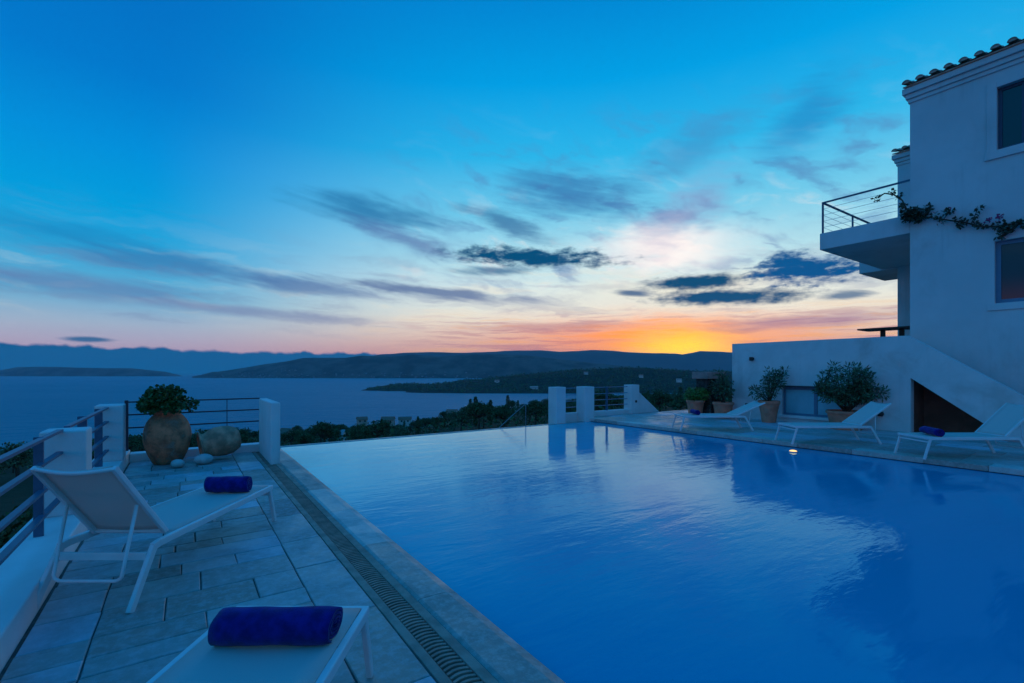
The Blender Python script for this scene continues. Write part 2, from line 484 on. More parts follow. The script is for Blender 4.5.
def far_left_tint(m, near_col, far_col):
    T = NT(m.node_tree)
    co = T.new('ShaderNodeTexCoord').outputs['Object']
    sp = T.new('ShaderNodeSeparateXYZ')
    T.l.new(co, sp.inputs[0])
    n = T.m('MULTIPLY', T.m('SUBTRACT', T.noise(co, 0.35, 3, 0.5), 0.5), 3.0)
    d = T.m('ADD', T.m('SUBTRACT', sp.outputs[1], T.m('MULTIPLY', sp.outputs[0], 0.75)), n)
    b = T.n['Principled BSDF']
    nrm = b.inputs['Normal'].links[0].from_socket
    df = T.new('ShaderNodeBsdfDiffuse')
    T.l.new(T.mix(T.smooth(d, 0.5, 9.5), (*near_col, 1), (*far_col, 1)), df.inputs['Color'])  # body colour turns more turquoise towards the far left corner
    gl = T.new('ShaderNodeBsdfGlossy')
    gl.inputs['Color'].default_value = (0.60, 0.97, 1.0, 1)
    gl.inputs['Roughness'].default_value = 0.01
    fr = T.new('ShaderNodeFresnel')
    fr.inputs['IOR'].default_value = 1.31
    T.l.new(nrm, gl.inputs['Normal'])
    T.l.new(nrm, fr.inputs['Normal'])
    mx = T.new('ShaderNodeMixShader')
    T.l.new(fr.outputs[0], mx.inputs[0])
    T.l.new(df.outputs[0], mx.inputs[1])
    T.l.new(gl.outputs[0], mx.inputs[2])
    T.l.new(mx.outputs[0], T.n['Material Output'].inputs['Surface'])
    T.n.remove(b)


pool_m = water_mat('pool water', (0.0, 0.30, 0.54), 0.02, 0.0085, 0.4, 1.2, 3.2, 13.0, 1.26)
far_left_tint(pool_m, (0.0, 0.32, 0.52), (0.0, 0.86, 0.82))
sea_m = water_mat('sea water', (0.0, 0.26, 0.33), 0.5, 14.0, 0.3, 1.0, 0.06, 0.25, 1.11)


# ------------------------------------------------------------ mesh helpers
class MB:
    def __init__(s):
        s.v = []
        s.f = []

    def face(s, pts):
        i = len(s.v)
        s.v.extend([tuple(p) for p in pts])
        s.f.append(tuple(range(i, i + len(pts))))

    def box(s, x0, x1, y0, y1, z0, z1):
        i = len(s.v)
        s.v += [(x0, y0, z0), (x1, y0, z0), (x1, y1, z0), (x0, y1, z0), (x0, y0, z1), (x1, y0, z1), (x1, y1, z1), (x0, y1, z1)]
        for q in ((0, 3, 2, 1), (4, 5, 6, 7), (0, 1, 5, 4), (1, 2, 6, 5), (2, 3, 7, 6), (3, 0, 4, 7)):
            s.f.append(tuple(i + k for k in q))
        return s

    def bar(s, p, q, w, h, up=(0, 0, 1)):
        """rectangular bar from p to q, w across, h along up"""
        p, q = Vector(p), Vector(q)
        d = (q - p).normalized()
        u = Vector(up)
        a = d.cross(u)
        if a.length < 1e-5:
            a = d.cross(Vector((1, 0, 0)))
        a.normalize()
        u = a.cross(d).normalized()
        i = len(s.v)
        for e in (p, q):
            for sa, su in ((-1, -1), (1, -1), (1, 1), (-1, 1)):
                s.v.append(tuple(e + a * sa * w / 2 + u * su * h / 2))
        for k in ((0, 1, 2, 3), (7, 6, 5, 4), (0, 4, 5, 1), (1, 5, 6, 2), (2, 6, 7, 3), (3, 7, 4, 0)):
            s.f.append(tuple(i + j for j in k))
        return s

    def tube(s, pts, r, n=8):
        pts = [Vector(p) for p in pts]
        i0 = len(s.v)
        for k, p in enumerate(pts):
            if k == 0:
                d = pts[1] - p
            elif k == len(pts) - 1:
                d = p - pts[k - 1]
            else:
                d = (pts[k + 1] - p).normalized() + (p - pts[k - 1]).normalized()
            d.normalize()
            a = d.cross(Vector((0, 0, 1)))
            if a.length < 1e-3:
                a = d.cross(Vector((1, 0, 0)))
            a.normalize()
            b = a.cross(d)
            rr = r[k] if isinstance(r, (list, tuple)) else r
            for j in range(n):
                t = 2 * PI * j / n
                s.v.append(tuple(p + (a * math.cos(t) + b * math.sin(t)) * rr))
        for k in range(len(pts) - 1):
            for j in range(n):
                a0 = i0 + k * n + j
                a1 = i0 + k * n + (j + 1) % n
                s.f.append((a0, a1, a1 + n, a0 + n))
        s.f.append(tuple(i0 + j for j in reversed(range(n))))
        e = i0 + (len(pts) - 1) * n
        s.f.append(tuple(e + j for j in range(n)))
        return s

    def lathe(s, prof, c=(0, 0, 0), n=32, M=None, wob=0.0, seed=0):
        i0 = len(s.v)
        c = Vector(c)
        for (r, z) in prof:
            for j in range(n):
                t = 2 * PI * j / n
                w = 1.0
                if wob:
                    w += wob * mnoise.noise(Vector((math.cos(t) * 1.5 + seed, math.sin(t) * 1.5, z * 4)))
                p = Vector((r * w * math.cos(t), r * w * math.sin(t), z))
                if M is not None:
                    p = M @ p
                s.v.append(tuple(p + c))
        for k in range(len(prof) - 1):
            for j in range(n):
                a0 = i0 + k * n + j
                a1 = i0 + k * n + (j + 1) % n
                s.f.append((a0, a1, a1 + n, a0 + n))
        return s

    def prism_x(s, pts, x0, x1):
        """polygon of (y, z) extruded along x"""
        i = len(s.v)
        n = len(pts)
        s.v += [(x0, y, z) for y, z in pts] + [(x1, y, z) for y, z in pts]
        s.f.append(tuple(i + k for k in range(n)))
        s.f.append(tuple(i + n + k for k in reversed(range(n))))
        for k in range(n):
            k2 = (k + 1) % n
            s.f.append((i + k, i + n + k, i + n + k2, i + k2))
        return s

    def leaf(s, p, d, nrm, L, Wd):
        d = d.normalized()
        a = d.cross(nrm)
        if a.length < 1e-4:
            return
        a.normalize()
        nn = a.cross(d)
        i = len(s.v)
        m = p + d * L * 0.5 + nn * L * 0.08
        s.v += [tuple(p), tuple(m + a * Wd / 2 - nn * 0.06 * L), tuple(p + d * L), tuple(m - a * Wd / 2 - nn * 0.06 * L)]
        s.f += [(i, i + 1, i + 2), (i, i + 2, i + 3)]

    def build(s, name, material, parent=None, origin=(0, 0, 0), smooth=False, bevel=0.0, seg=2):
        o0 = Vector(parent.location) if parent is not None and parent.get('_org', 1) else Vector(origin)
        if parent is not None:
            q = parent
            o0 = Vector((0, 0, 0))
            while q is not None:
                o0 += Vector(q.location)
                q = q.parent
        me = bpy.data.meshes.new(name)
        me.from_pydata([tuple(Vector(v) - o0) for v in s.v], [], s.f)
        bm = bmesh.new()
        bm.from_mesh(me)
        bmesh.ops.recalc_face_normals(bm, faces=bm.faces)
        bm.to_mesh(me)
        bm.free()
        me.materials.append(material)
        if smooth:
            me.polygons.foreach_set('use_smooth', [True] * len(me.polygons))
        o = bpy.data.objects.new(name, me)
        col.objects.link(o)
        if parent is not None:
            o.parent = parent
        else:
            o.location = o0
        if bevel:
            b = o.modifiers.new('bevel', 'BEVEL')
            b.width = bevel
            b.segments = seg
            b.limit_method = 'ANGLE'
            b.angle_limit = R(40)
        return o


def tag(o, label=None, cat=None, group=None, kind=None):
    if label:
        o['label'] = label
    if cat:
        o['category'] = cat
    if group:
        o['group'] = group
    if kind:
        o['kind'] = kind
    return o


def thing(name, loc, label, cat, group=None):
    o = bpy.data.objects.new(name, None)
    col.objects.link(o)
    o.location = loc
    o.empty_display_size = 0.2
    return tag(o, label, cat, group)


def copy_tree(o, parent=None):
    c = o.copy()
    col.objects.link(c)
    if parent is not None:
        c.parent = parent
    for ch in list(o.children):
        copy_tree(ch, c)
    return c


CA, SA = math.cos(R(34.5)), math.sin(R(34.5))


def polar(azd, r):
    return r * math.sin(R(azd)), r * math.cos(R(azd))


# ============================================================ SETTING
# ---- sea
mb = MB()
N = 96
ring = [(7900 * math.cos(2 * PI * k / N), 7900 * math.sin(2 * PI * k / N), -60) for k in range(N)]
mb.face(ring)
tag(mb.build('sea', sea_m), kind='structure')

# ---- hillside below the villa
SL = [(-180, .10), (-40, .118), (-14, .108), (-4, .107), (5, .112), (9, .113), (20, .114), (23.5, .107), (26, .088), (31, .072),
      (37, .074), (41, .060), (48, .046), (60, .043), (90, .03), (120, .03), (180, .10)]


def slope(a):
    for (a0, s0), (a1, s1) in zip(SL, SL[1:]):
        if a0 <= a <= a1:
            return s0 + (s1 - s0) * (a - a0) / (a1 - a0)
    return .1


def ground_z(a, r):
    x, y = polar(a, r)
    z = -4.6 - slope(a) * max(0, r - 6)
    amp = min(3.0, r * 0.012)
    z += amp * mnoise.noise(Vector((x / 70, y / 70, 0.3))) + amp * 0.35 * mnoise.noise(Vector((x / 22, y / 22, 1.3)))
    return max(z, -63)


mb = MB()
rs = [9, 14, 20, 28, 38, 50, 65, 82, 100, 122, 148, 178, 212, 250, 295, 345, 400, 460, 530, 610, 700, 820, 960, 1150, 1400]
azs = [-180 + 2.5 * k for k in range(145)]
for a in azs:
    for r in rs:
        x, y = polar(a, r)
        mb.v.append((x + 5, y + 4, ground_z(a, r)) if r < 20 else (x, y, ground_z(a, r)))
n = len(rs)
for i in range(len(azs) - 1):
    for j in range(n - 1):
        k = i * n + j
        mb.f.append((k, k + 1, k + n + 1, k + n))
mb.f.append(tuple(i * n for i in range(len(azs) - 1)))
tag(mb.build('hillside', scrub, smooth=True), kind='structure')


# ---- ridges, islands, mountains: a crest line given by bearing / distance / height, with real depth
def hill(name, material, crest, wfront, wback, rough, seed, base=-62, sub=8, label=None):
    """crest: (azimuth deg, distance m, crest height m)"""
    pts = []
    for (a0, d0, z0), (a1, d1, z1) in zip(crest, crest[1:]):
        for k in range(sub):
            t = k / sub
            pts.append((a0 + (a1 - a0) * t, d0 + (d1 - d0) * t, z0 + (z1 - z0) * t))
    pts.append(crest[-1])
    mb = MB()
    prof = [(-1.0, 0.0), (-0.93, 0.10), (-0.8, 0.24), (-0.62, 0.46), (-0.42, 0.70), (-0.22, 0.90), (0, 1.0), (0.3, 0.85), (0.65, 0.45), (1.0, 0.0)]
    m = len(prof)
    for i, (a, d, z) in enumerate(pts):
        for (t, h) in prof:
            dd = d + (wfront if t < 0 else wback) * t
            hh = base + (z - base) * h
            x, y = polar(a, dd)
            k = 1.0 / (wfront * 0.35)
            nz = mnoise.fractal(Vector((x * k + seed, y * k, 0)), 1.0, 2.0, 4)
            hh += nz * rough * min(1, h * 2) * (0.35 if t == 0 else 1.0)
            mb.v.append((x, y, hh))
    for i in range(len(pts) - 1):
        for j in range(m - 1):
            k = i * m + j
            mb.f.append((k, k + 1, k + m + 1, k + m))
    return tag(mb.build(name, material, smooth=True), kind='structure')


def crest_from(lst, depth):
    """list of (lateral slope, vertical slope) seen at a given forward depth -> bearing, distance, height"""
    out = []
    for px, py in lst:
        l = (px - 512) / 475
        out.append((34.5 + math.degrees(math.atan(l)), depth * math.hypot(1, l), 1.5 + (370 - py) / 475 * depth))
    return out


hill('far_island', isle_m, crest_from([(-60, 375), (-30, 372), (0, 370.4), (16, 367.4), (45, 366.6), (77, 367.6), (105, 368.2), (131, 368.2), (148, 370), (165, 371.6), (182, 376)], 4900), 400, 600, 9, 3.1)
hill('long_island', isle_m, crest_from([(192, 377), (215, 372), (240, 368.5), (260, 365), (285, 361.5), (303, 358), (346, 357.5), (361, 355.9), (394, 356.2), (412, 354.2), (438, 356.6), (471, 354.3), (519, 354.8), (545, 357.5), (575, 361), (610, 365), (660, 370)], 4000), 500, 700, 14, 9.7)
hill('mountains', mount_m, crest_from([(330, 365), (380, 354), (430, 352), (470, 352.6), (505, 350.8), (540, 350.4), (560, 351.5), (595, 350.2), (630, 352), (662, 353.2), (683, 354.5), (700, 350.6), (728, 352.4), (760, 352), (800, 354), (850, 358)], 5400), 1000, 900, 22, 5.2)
hill('headland', ridge_m, crest_from([(346, 391.5), (370, 388.8), (391, 387), (407, 385.6), (439, 383.8), (469, 380.8), (499, 377.4), (527, 374.2), (560, 371), (595, 369.2), (628, 367.4), (660, 369), (688, 371.2), (730, 372), (800, 370), (900, 366), (1000, 366)], 1560), 330, 420, 7, 2.4)

mb = MB()
rn = random.Random(404)
li = bpy.data.objects['long_island']
lv_ = [Vector(v.co) for v in li.data.vertices]
lf = [tuple(p.vertices) for p in li.data.polygons]
near = [f for f in lf if -58 < sum(lv_[k].z for k in f) / 4 < -8 and min(lv_[k].length for k in f) < 4300]
for _ in range(210):
    f = rn.choice(near)
    u, v = rn.random(), rn.random() ** 1.5
    c = lv_[f[0]].lerp(lv_[f[1]], u).lerp(lv_[f[3]].lerp(lv_[f[2]], u), v)
    w = rn.uniform(3, 7)
    mb.box(c.x - w, c.x + w, c.y - w * .7, c.y + w * .7, c.z - 8, c.z + rn.uniform(2.5, 6))
tag(mb.build('far_settlement', mat('weathered far walls', (0.20, 0.19, 0.18), 0.9, var=0.4, vscale=0.02)), 'pale scatter of tiny houses along the far shore', 'settlement', kind='stuff')

# ---- air: pale even haze over sea and hills
hz = bpy.data.materials.new('haze air')
hz.use_nodes = True
HT = NT(hz.node_tree)
HT.n.clear()
pv = HT.new('ShaderNodeVolumePrincipled')
pv.inputs['Color'].default_value = (0.60, 0.84, 1.0, 1)
pv.inputs['Density'].default_value = 5.5e-5
pv.inputs['Anisotropy'].default_value = 0.0
ho = HT.new('ShaderNodeOutputMaterial')
HT.l.new(pv.outputs[0], ho.inputs['Volume'])
mb = MB()
mb.box(-8000, 8000, -8000, 8000, -64.5, 255)
hzo = mb.build('haze', hz)
tag(hzo, 'pale blue evening haze over the sea and the far hills', 'haze', kind='stuff')

# ---- pool, paving, coping
mb = MB()
PX0, PX1, PY0, PY1 = 1.52, 10.4, -5.0, 10.8
mb.face([(PX0 - .02, PY0, -.1), (PX1 + .02, PY0, -.1), (PX1 + .02, PY1 + .02, -.1), (PX0 - .02, PY1 + .02, -.1)])
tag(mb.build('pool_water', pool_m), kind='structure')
mb = MB()
mb.box(1.27, 10.4, 10.8, 10.95, -3.2, -.092)
mb.box(1.3, 10.75, PY0 - .3, 10.8, -2.0, -1.7)
mb.box(10.4, 10.62, PY0 - .3, 10.8, -1.7, -.125)
mb.box(1.3, 1.5, PY0 - .3, 10.8, -1.7, -.135)
tag(mb.build('pool_basin', coping_m), kind='structure')

# slabs of the left terrace: one slightly bevelled stone each, dark joints below
def slab_top(mb, x0, x1, y0, y1, zt, th=0.03, gap=0.004, jit=0.004):
    g = gap
    z = zt + random.uniform(-jit, jit) * 0.5
    j = lambda: random.uniform(-1, 1) * 0.004
    b = 0.005
    q = [(x0 + g + j(), y0 + g + j()), (x1 - g + j(), y0 + g + j()), (x1 - g + j(), y1 - g + j()), (x0 + g + j(), y1 - g + j())]
    cx, cy = (x0 + x1) / 2, (y0 + y1) / 2
    i = len(mb.v)
    mb.v += [(x, y, zt - th) for x, y in q]
    mb.v += [(x, y, z - b) for x, y in q]
    mb.v += [(x + (b if x < cx else -b), y + (b if y < cy else -b), z) for x, y in q]
    for a in range(4):
        c = (a + 1) % 4
        mb.f.append((i + a, i + c, i + 4 + c, i + 4 + a))
        mb.f.append((i + 4 + a, i + 4 + c, i + 8 + c, i + 8 + a))
    mb.f.append((i + 8, i + 9, i + 10, i + 11))


rnd = random.Random(21)
mb = MB()
y = -3.0
row = 0
while y < 9.9:
    h = rnd.choice([0.19, 0.24, 0.27, 0.31, 0.36])
    y1 = min(y + h, 9.9)
    x = -0.74
    xs = [x]
    if 2.2 < y < 4.3 or rnd.random() < 0.3:
        xs.append(-0.43)
    while xs[-1] < 0.62 - 0.3:
        xs.append(min(xs[-1] + rnd.uniform(0.32, 0.85), 0.68))
        if 0.68 - xs[-1] < 0.22:
            xs[-1] = 0.68
    if xs[-1] < 0.68:
        xs.append(0.68)
    for a, b in zip(xs, xs[1:]):
        slab_top(mb, a, b, y, y1, 0.0)
    y = y1
    row += 1
y = -3.0
while y < 9.9:
    y1 = min(y + rnd.uniform(0.55, 1.0), 9.9)
    slab_top(mb, 0.68, 1.0, y, y1, 0.0)
    y = y1
tag(mb.build('terrace_paving', pave), kind='structure')
mb = MB()
mb.box(-0.76, 1.06, -3, 9.9, -3.2, -0.011)
tag(mb.build('terrace_base', grout), kind='structure')

# coping stones left (flush, sloping a little into the water) and right
mb = MB()
y = -3.0
while y < 10.93:
    y1 = min(y + rnd.uniform(0.95, 1.25), 10.94)
    i = len(mb.v)
    g = 0.003
    P = [(1.252, -.012), (1.275, 0.0), (1.46, -.006), (1.53, -.028), (1.555, -.13), (1.252, -.13)]
    for yy in (y + g, y1 - g):
        mb.v += [(px, yy, pz) for px, pz in P]
    m = len(P)
    for k in range(m):
        k2 = (k + 1) % m
        mb.f.append((i + k, i + k2, i + m + k2, i + m + k))
    mb.f.append(tuple(i + k for k in range(m)))
    mb.f.append(tuple(i + m + k for k in reversed(range(m))))
    y = y1
tag(mb.build('pool_coping', coping_m), kind='structure')
mb = MB()
y = -5.0
while y < 11.05:
    y1 = min(y + rnd.uniform(0.7, 1.1), 11.08)
    mb.box(10.36, 10.72, y + .003, y1 - .003, -.09, 0.0)
    y = y1
tag(mb.build('pool_edge_stones', coping_m, bevel=0.006), kind='structure')
mb = MB()
x = 10.72
while x < 18:
    x1 = x + rnd.choice([0.42, 0.5, 0.6])
    y = -5.0 - rnd.random() * 0.5
    while y < 11.05:
        y1 = min(y + rnd.uniform(0.5, 1.2), 11.08)
        if not (x > 14.3 and y < 8.4):
            slab_top(mb, x, x1, y, y1, 0.0, gap=0.005)
        y = y1
    x = x1
tag(mb.build('pool_deck', pave), kind='structure')
mb = MB()
mb.box(10.62, 18.2, -5, 11.1, -3.4, -0.018)
tag(mb.build('pool_deck_base', grout), kind='structure')

# ---- drain channel
dr = thing('drain_channel', (1.12, 3, 0), 'long slotted stone drain channel between the terrace paving and the pool coping', 'drain')
mb = MB()
mb.box(1.006, 1.062, -3, 9.9, -.10, -.004)
mb.box(1.188, 1.246, -3, 9.9, -.10, -.004)
mb.box(1.062, 1.188, -3, 9.9, -.13, -.10)
mb.build('drain_frame', drain_frame_m, dr, bevel=0.004)
mb = MB()
y = -3.0
while y < 9.88:
    i = len(mb.v)
    K = 6
    for k in range(K + 1):
        t = k / K
        xx = 1.066 + 0.118 * t
        yy = y + 0.016 * math.sin(PI * t) - 0.006 * t
        zz = -0.008
        mb.v += [(xx, yy, zz - .03), (xx, yy + .017, zz - .03), (xx, yy + .017, zz), (xx, yy, zz)]
    for k in range(K):
        a = i + 4 * k
        for j in range(4):
            j2 = (j + 1) % 4
            mb.f.append((a + j, a + j2, a + 4 + j2, a + 4 + j))
    y += 0.036
mb.build('drain_grate', drain_grate_m, dr)

# ============================================================ LEFT TERRACE WALLS AND RAILS
mb = MB()
mb.box(-1.14, -0.76, -3, 10.15, -3.4, 0.17)
tag(mb.build('low_wall', plaster_top, origin=(-.95, 3, 0), bevel=0.012), 'low white plastered ledge running along the left edge of the terrace', 'wall')
mb = MB()
mb.box(-0.757, 1.30, 9.9, 10.15, -3.4, 0.13)
tag(mb.build('low_wall', plaster_top, origin=(.2, 10, 0), bevel=0.012), 'low white kerb wall behind the clay jars at the terrace end', 'wall')


def pillar(x0, x1, y0, y1, z0, z1, label, group='white plastered pillars of the terraces'):
    mb = MB()
    mb.box(x0, x1, y0, y1, z0, z1)
    o = mb.build('white_pillar', plaster, origin=((x0 + x1) / 2, (y0 + y1) / 2, z0), bevel=0.018, seg=3)
    return tag(o, label, 'pillar', group)


pillar(-1.08, -0.758, 5.88, 6.2, 0.166, 0.945, 'white pillar on the left ledge directly behind the nearest white lounger')
pillar(-1.08, -0.758, 9.0, 9.42, 0.166, 0.985, 'white pillar on the left ledge beside the planted clay jar')
pillar(1.12, 1.26, 8.42, 9.897, -0.1, 0.975, 'white pillar at the corner of terrace and pool, right of the toppled jar')
p1 = pillar(9.02, 9.40, 10.82, 11.2, -0.3, 0.99, 'left one of the two white pillars standing at the far pool edge')
p2 = pillar(10.13, 10.54, 10.78, 11.18, -0.3, 0.98, 'right one of the two white pillars standing at the far pool edge')


def rail_x(label, group, posts, rails, pw, cat='railing'):
    c = Vector((0, 0, 0))
    for p in posts:
        c += Vector(p[:3])
    c /= len(posts)
    t = thing('steel_railing', (c.x, c.y, posts[0][2]), label, cat, group)
    for (x, y, z0, z1, dx, dy, m) in posts:
        MB().box(x - dx / 2, x + dx / 2, y - dy / 2, y + dy / 2, z0, z1).build('post', m, t, bevel=0.004)
    for (p, q, w, h, m) in rails:
        MB().bar(p, q, w, h).build('rail', m, t)
    return t


GR = 'steel railings between the white pillars'
rl = []
for z, h in ((.95, .022), (.75, .022), (.535, .022), (.335, .022)):
    rl.append(((-.94, 0.4, z), (-.94, 5.89, z), .045, h, blue_steel))
rail_x('blue steel railing with four flat rails at the left edge beside the near lounger', GR,
       [(-.967, 5.27, .16, .965, .06, .03, blue_steel), (-.985, 2.4, .16, .965, .085, .03, blue_steel)], rl, .08)
rl = [((-.94, 6.19, z), (-.94, 9.01, z), .045, .022, blue_steel) for z in (.95, .75, .535, .335)]
rail_x('blue steel railing on the left ledge between the two white pillars', GR,
       [(-.985, 7.35, .16, .965, .085, .03, blue_steel), (-.985, 8.6, .16, .965, .085, .03, blue_steel)], rl, .08)
rl = [((-.81, 10.03, z), (1.15, 10.03, z), .03, .022, dark_steel) for z in (.97, .76, .545)]
rail_x('dark steel railing with three rails behind the clay jars', GR,
       [(-.80, 10.03, .10, 1.0, .05, .03, dark_steel), (.62, 10.03, .10, .965, .012, .012, dark_steel)], rl, .08)

# ---- far side of the pool: parapet, third pillar with buttress, railing
mb = MB()
mb.box(9.39, 12.9, 11.12, 11.34, -3.4, 0.16)
tag(mb.build('low_wall', plaster, origin=(11.8, 11.2, 0), bevel=0.012), 'low white parapet behind the far pool pillars under the blue railing', 'wall')
t = thing('white_pillar', (12.74, 11.2, 0), 'white pillar with a sloping buttress at the far end of the pool deck', 'pillar', 'white plastered pillars of the terraces')
mb = MB()
mb.box(12.54, 12.96, 11.06, 11.40, 0.0, 0.99)
mb.build('shaft', plaster, t, bevel=0.018, seg=3)
mb = MB()
i = 0
pts = [(12.958, 0.0), (14.05, 0.0), (13.65, 0.27), (12.958, 0.74)]
mb.v += [(x, 11.08, z) for x, z in pts] + [(x, 11.38, z) for x, z in pts]
mb.f += [(0, 1, 2, 3), (7, 6, 5, 4), (0, 4, 5, 1), (1, 5, 6, 2), (2, 6, 7, 3), (3, 7, 4, 0)]
mb.build('buttress', plaster, t, bevel=0.012)
MB().tube([(12.78, 11.07, .42), (12.78, 11.045, .42)], .045, 14).build('vent_hole', lamp_body, t)
rl = [((9.38, 11.24, z), (12.55, 11.24, z), .03, .022, rail_pale) for z in (.93, .72, .52, .33)]
rail_x('blue steel railing on the low parapet behind the far pool pillars', GR,
       [(11.55, 11.24, .15, .95, .09, .03, blue_steel), (10.52, 11.24, .15, .95, .09, .03, blue_steel), (9.47, 11.24, .15, .95, .09, .03, blue_steel)], rl, .08)
# thin handrail on the overflow edge
hr = thing('handrail', (7.95, 11.0, -.1), 'thin steel handrail sloping down beyond the far overflow edge of the pool', 'handrail')
MB().tube([(7.95, 10.88, -.1), (7.95, 10.88, .46), (7.94, 10.88, .50), (7.90, 10.89, .505)], .011, 8).build('post', dull_steel, hr, smooth=True)
MB().tube([(7.90, 10.89, .505), (7.5, 10.99, .18), (7.15, 11.07, -.12), (7.1, 11.1, -1.2)], .011, 8).build('rail', dull_steel, hr, smooth=True)

# ============================================================ CLAY JARS, STONES, PLANT
jar = thing('clay_jar', (-.24, 9.47, 0), 'big upright weathered clay jar holding a green plant on the terrace', 'jar', 'old clay storage jars')
prof = [(0.0, 0.0), (.20, 0.0), (.225, .015), (.27, .09), (.325, .2), (.36, .33), (.372, .44), (.36, .55), (.32, .66), (.255, .745), (.21, .785), (.195, .81), (.205, .83), (.235, .845), (.24, .865), (.22, .875), (.185, .868), (.18, .80)]
pr2 = []
for k, (r, z) in enumerate(prof):
    pr2.append((r, z))
    if 3 <= k <= 9:
        r2, z2 = prof[k + 1]
        for u in (.25, .5, .75):
            pr2.append((r + (r2 - r) * u + (0.004 if u == .5 else 0), z + (z2 - z) * u))
pr2 = [(r * .86, z) for r, z in pr2]
MB().lathe(pr2, (-.24, 9.47, 0), 40, wob=.03, seed=2).build('jar_body', jar_clay, jar, smooth=True)
mb = MB()
mb.lathe([(0, .815), (.155, .815)], (-.24, 9.47, 0), 24)
mb.build('soil', soil, jar)


def rand_dir(rn):
    while True:
        v = Vector((rn.uniform(-1, 1), rn.uniform(-1, 1), rn.uniform(-1, 1)))
        if 0.05 < v.length < 1:
            return v.normalized()


def clump_leaves(mb, c, rad, n, L, Wd, rn, flat=1.0, out=0.7):
    c = Vector(c)
    for _ in range(n):
        d = rand_dir(rn)
        p = c + Vector((d.x * rad, d.y * rad, d.z * rad * flat)) * (rn.random() ** 0.45)
        dd = (d * out + rand_dir(rn) * 0.7).normalized()
        s = rn.uniform(.7, 1.25)
        mb.leaf(p, dd, (rand_dir(rn) + Vector((0, 0, 0.8))), L * s, Wd * s)


rn = random.Random(5)
g = thing('geranium', (-.24, 9.47, .80), 'dense dark green bushy plant growing out of the upright clay jar', 'plant')
mb = MB()
st = MB()
for k in range(34):
    a = rn.uniform(0, 2 * PI)
    rr = .33 * math.sqrt(rn.random())
    zz = .98 + .20 * (1 - (rr / .38) ** 2) * rn.uniform(.35, 1.0)
    c = (-.24 + rr * math.cos(a), 9.47 + rr * math.sin(a), zz - (.09 if rr > .26 else 0))
    clump_leaves(mb, c, .095, 85, .055, .055, rn)
    st.tube([(-.24 + .1 * math.cos(a), 9.47 + .1 * math.sin(a), .80), (c[0] * .5 - .12 + .04 * math.cos(a), c[1] * .5 + 4.735, .93), c], [.012, .009, .005], 5)
mb.build('foliage', leaf_ger, g)
st.build('stems', bark, g, smooth=True)

fj = thing('clay_jar', (.45, 9.5, 0), 'pale clay jar lying on its side with its mouth to the left', 'jar', 'old clay storage jars')
prof = [(0.0, -.34), (.13, -.34), (.18, -.31), (.235, -.18), (.255, -.05), (.25, .08), (.215, .2), (.19, .27), (.2, .31), (.24, .335), (.24, .36), (.2, .365), (.17, .35), (.165, .27), (.2, .1), (.2, -.1)]
M = Matrix.Rotation(R(6), 3, 'Z') @ Matrix.Rotation(R(-99), 3, 'Y')
zmin = min((M @ Vector((r * math.cos(t), r * math.sin(t), z))).z for r, z in prof for t in [k * .1 for k in range(63)])
prof = [(r * 1.0, z * .84) for r, z in prof]
zmin *= .985
MB().lathe(prof, (.49, 9.45, -zmin), 36, M=M, wob=.10, seed=8).build('jar_body', jar_pale, fj, smooth=True)


def pebble(loc, r, fl, seed, label):
    mb = MB()
    pr = [(math.sin(PI * k / 14), -math.cos(PI * k / 14)) for k in range(15)]
    mb.lathe([(a * r, b * r * fl + r * fl * .93) for a, b in pr], loc, 22, wob=.18, seed=seed)
    return tag(mb.build('white_stone', stone_w, origin=loc, smooth=True), label, 'stone', 'white stones by the jars')


pebble((-.10, 8.92, 0), .098, .68, 3, 'smaller white rounded stone on the paving in front of the upright jar')
pebble((.24, 9.03, 0), .128, .66, 11, 'larger white rounded stone on the paving in front of the toppled jar')


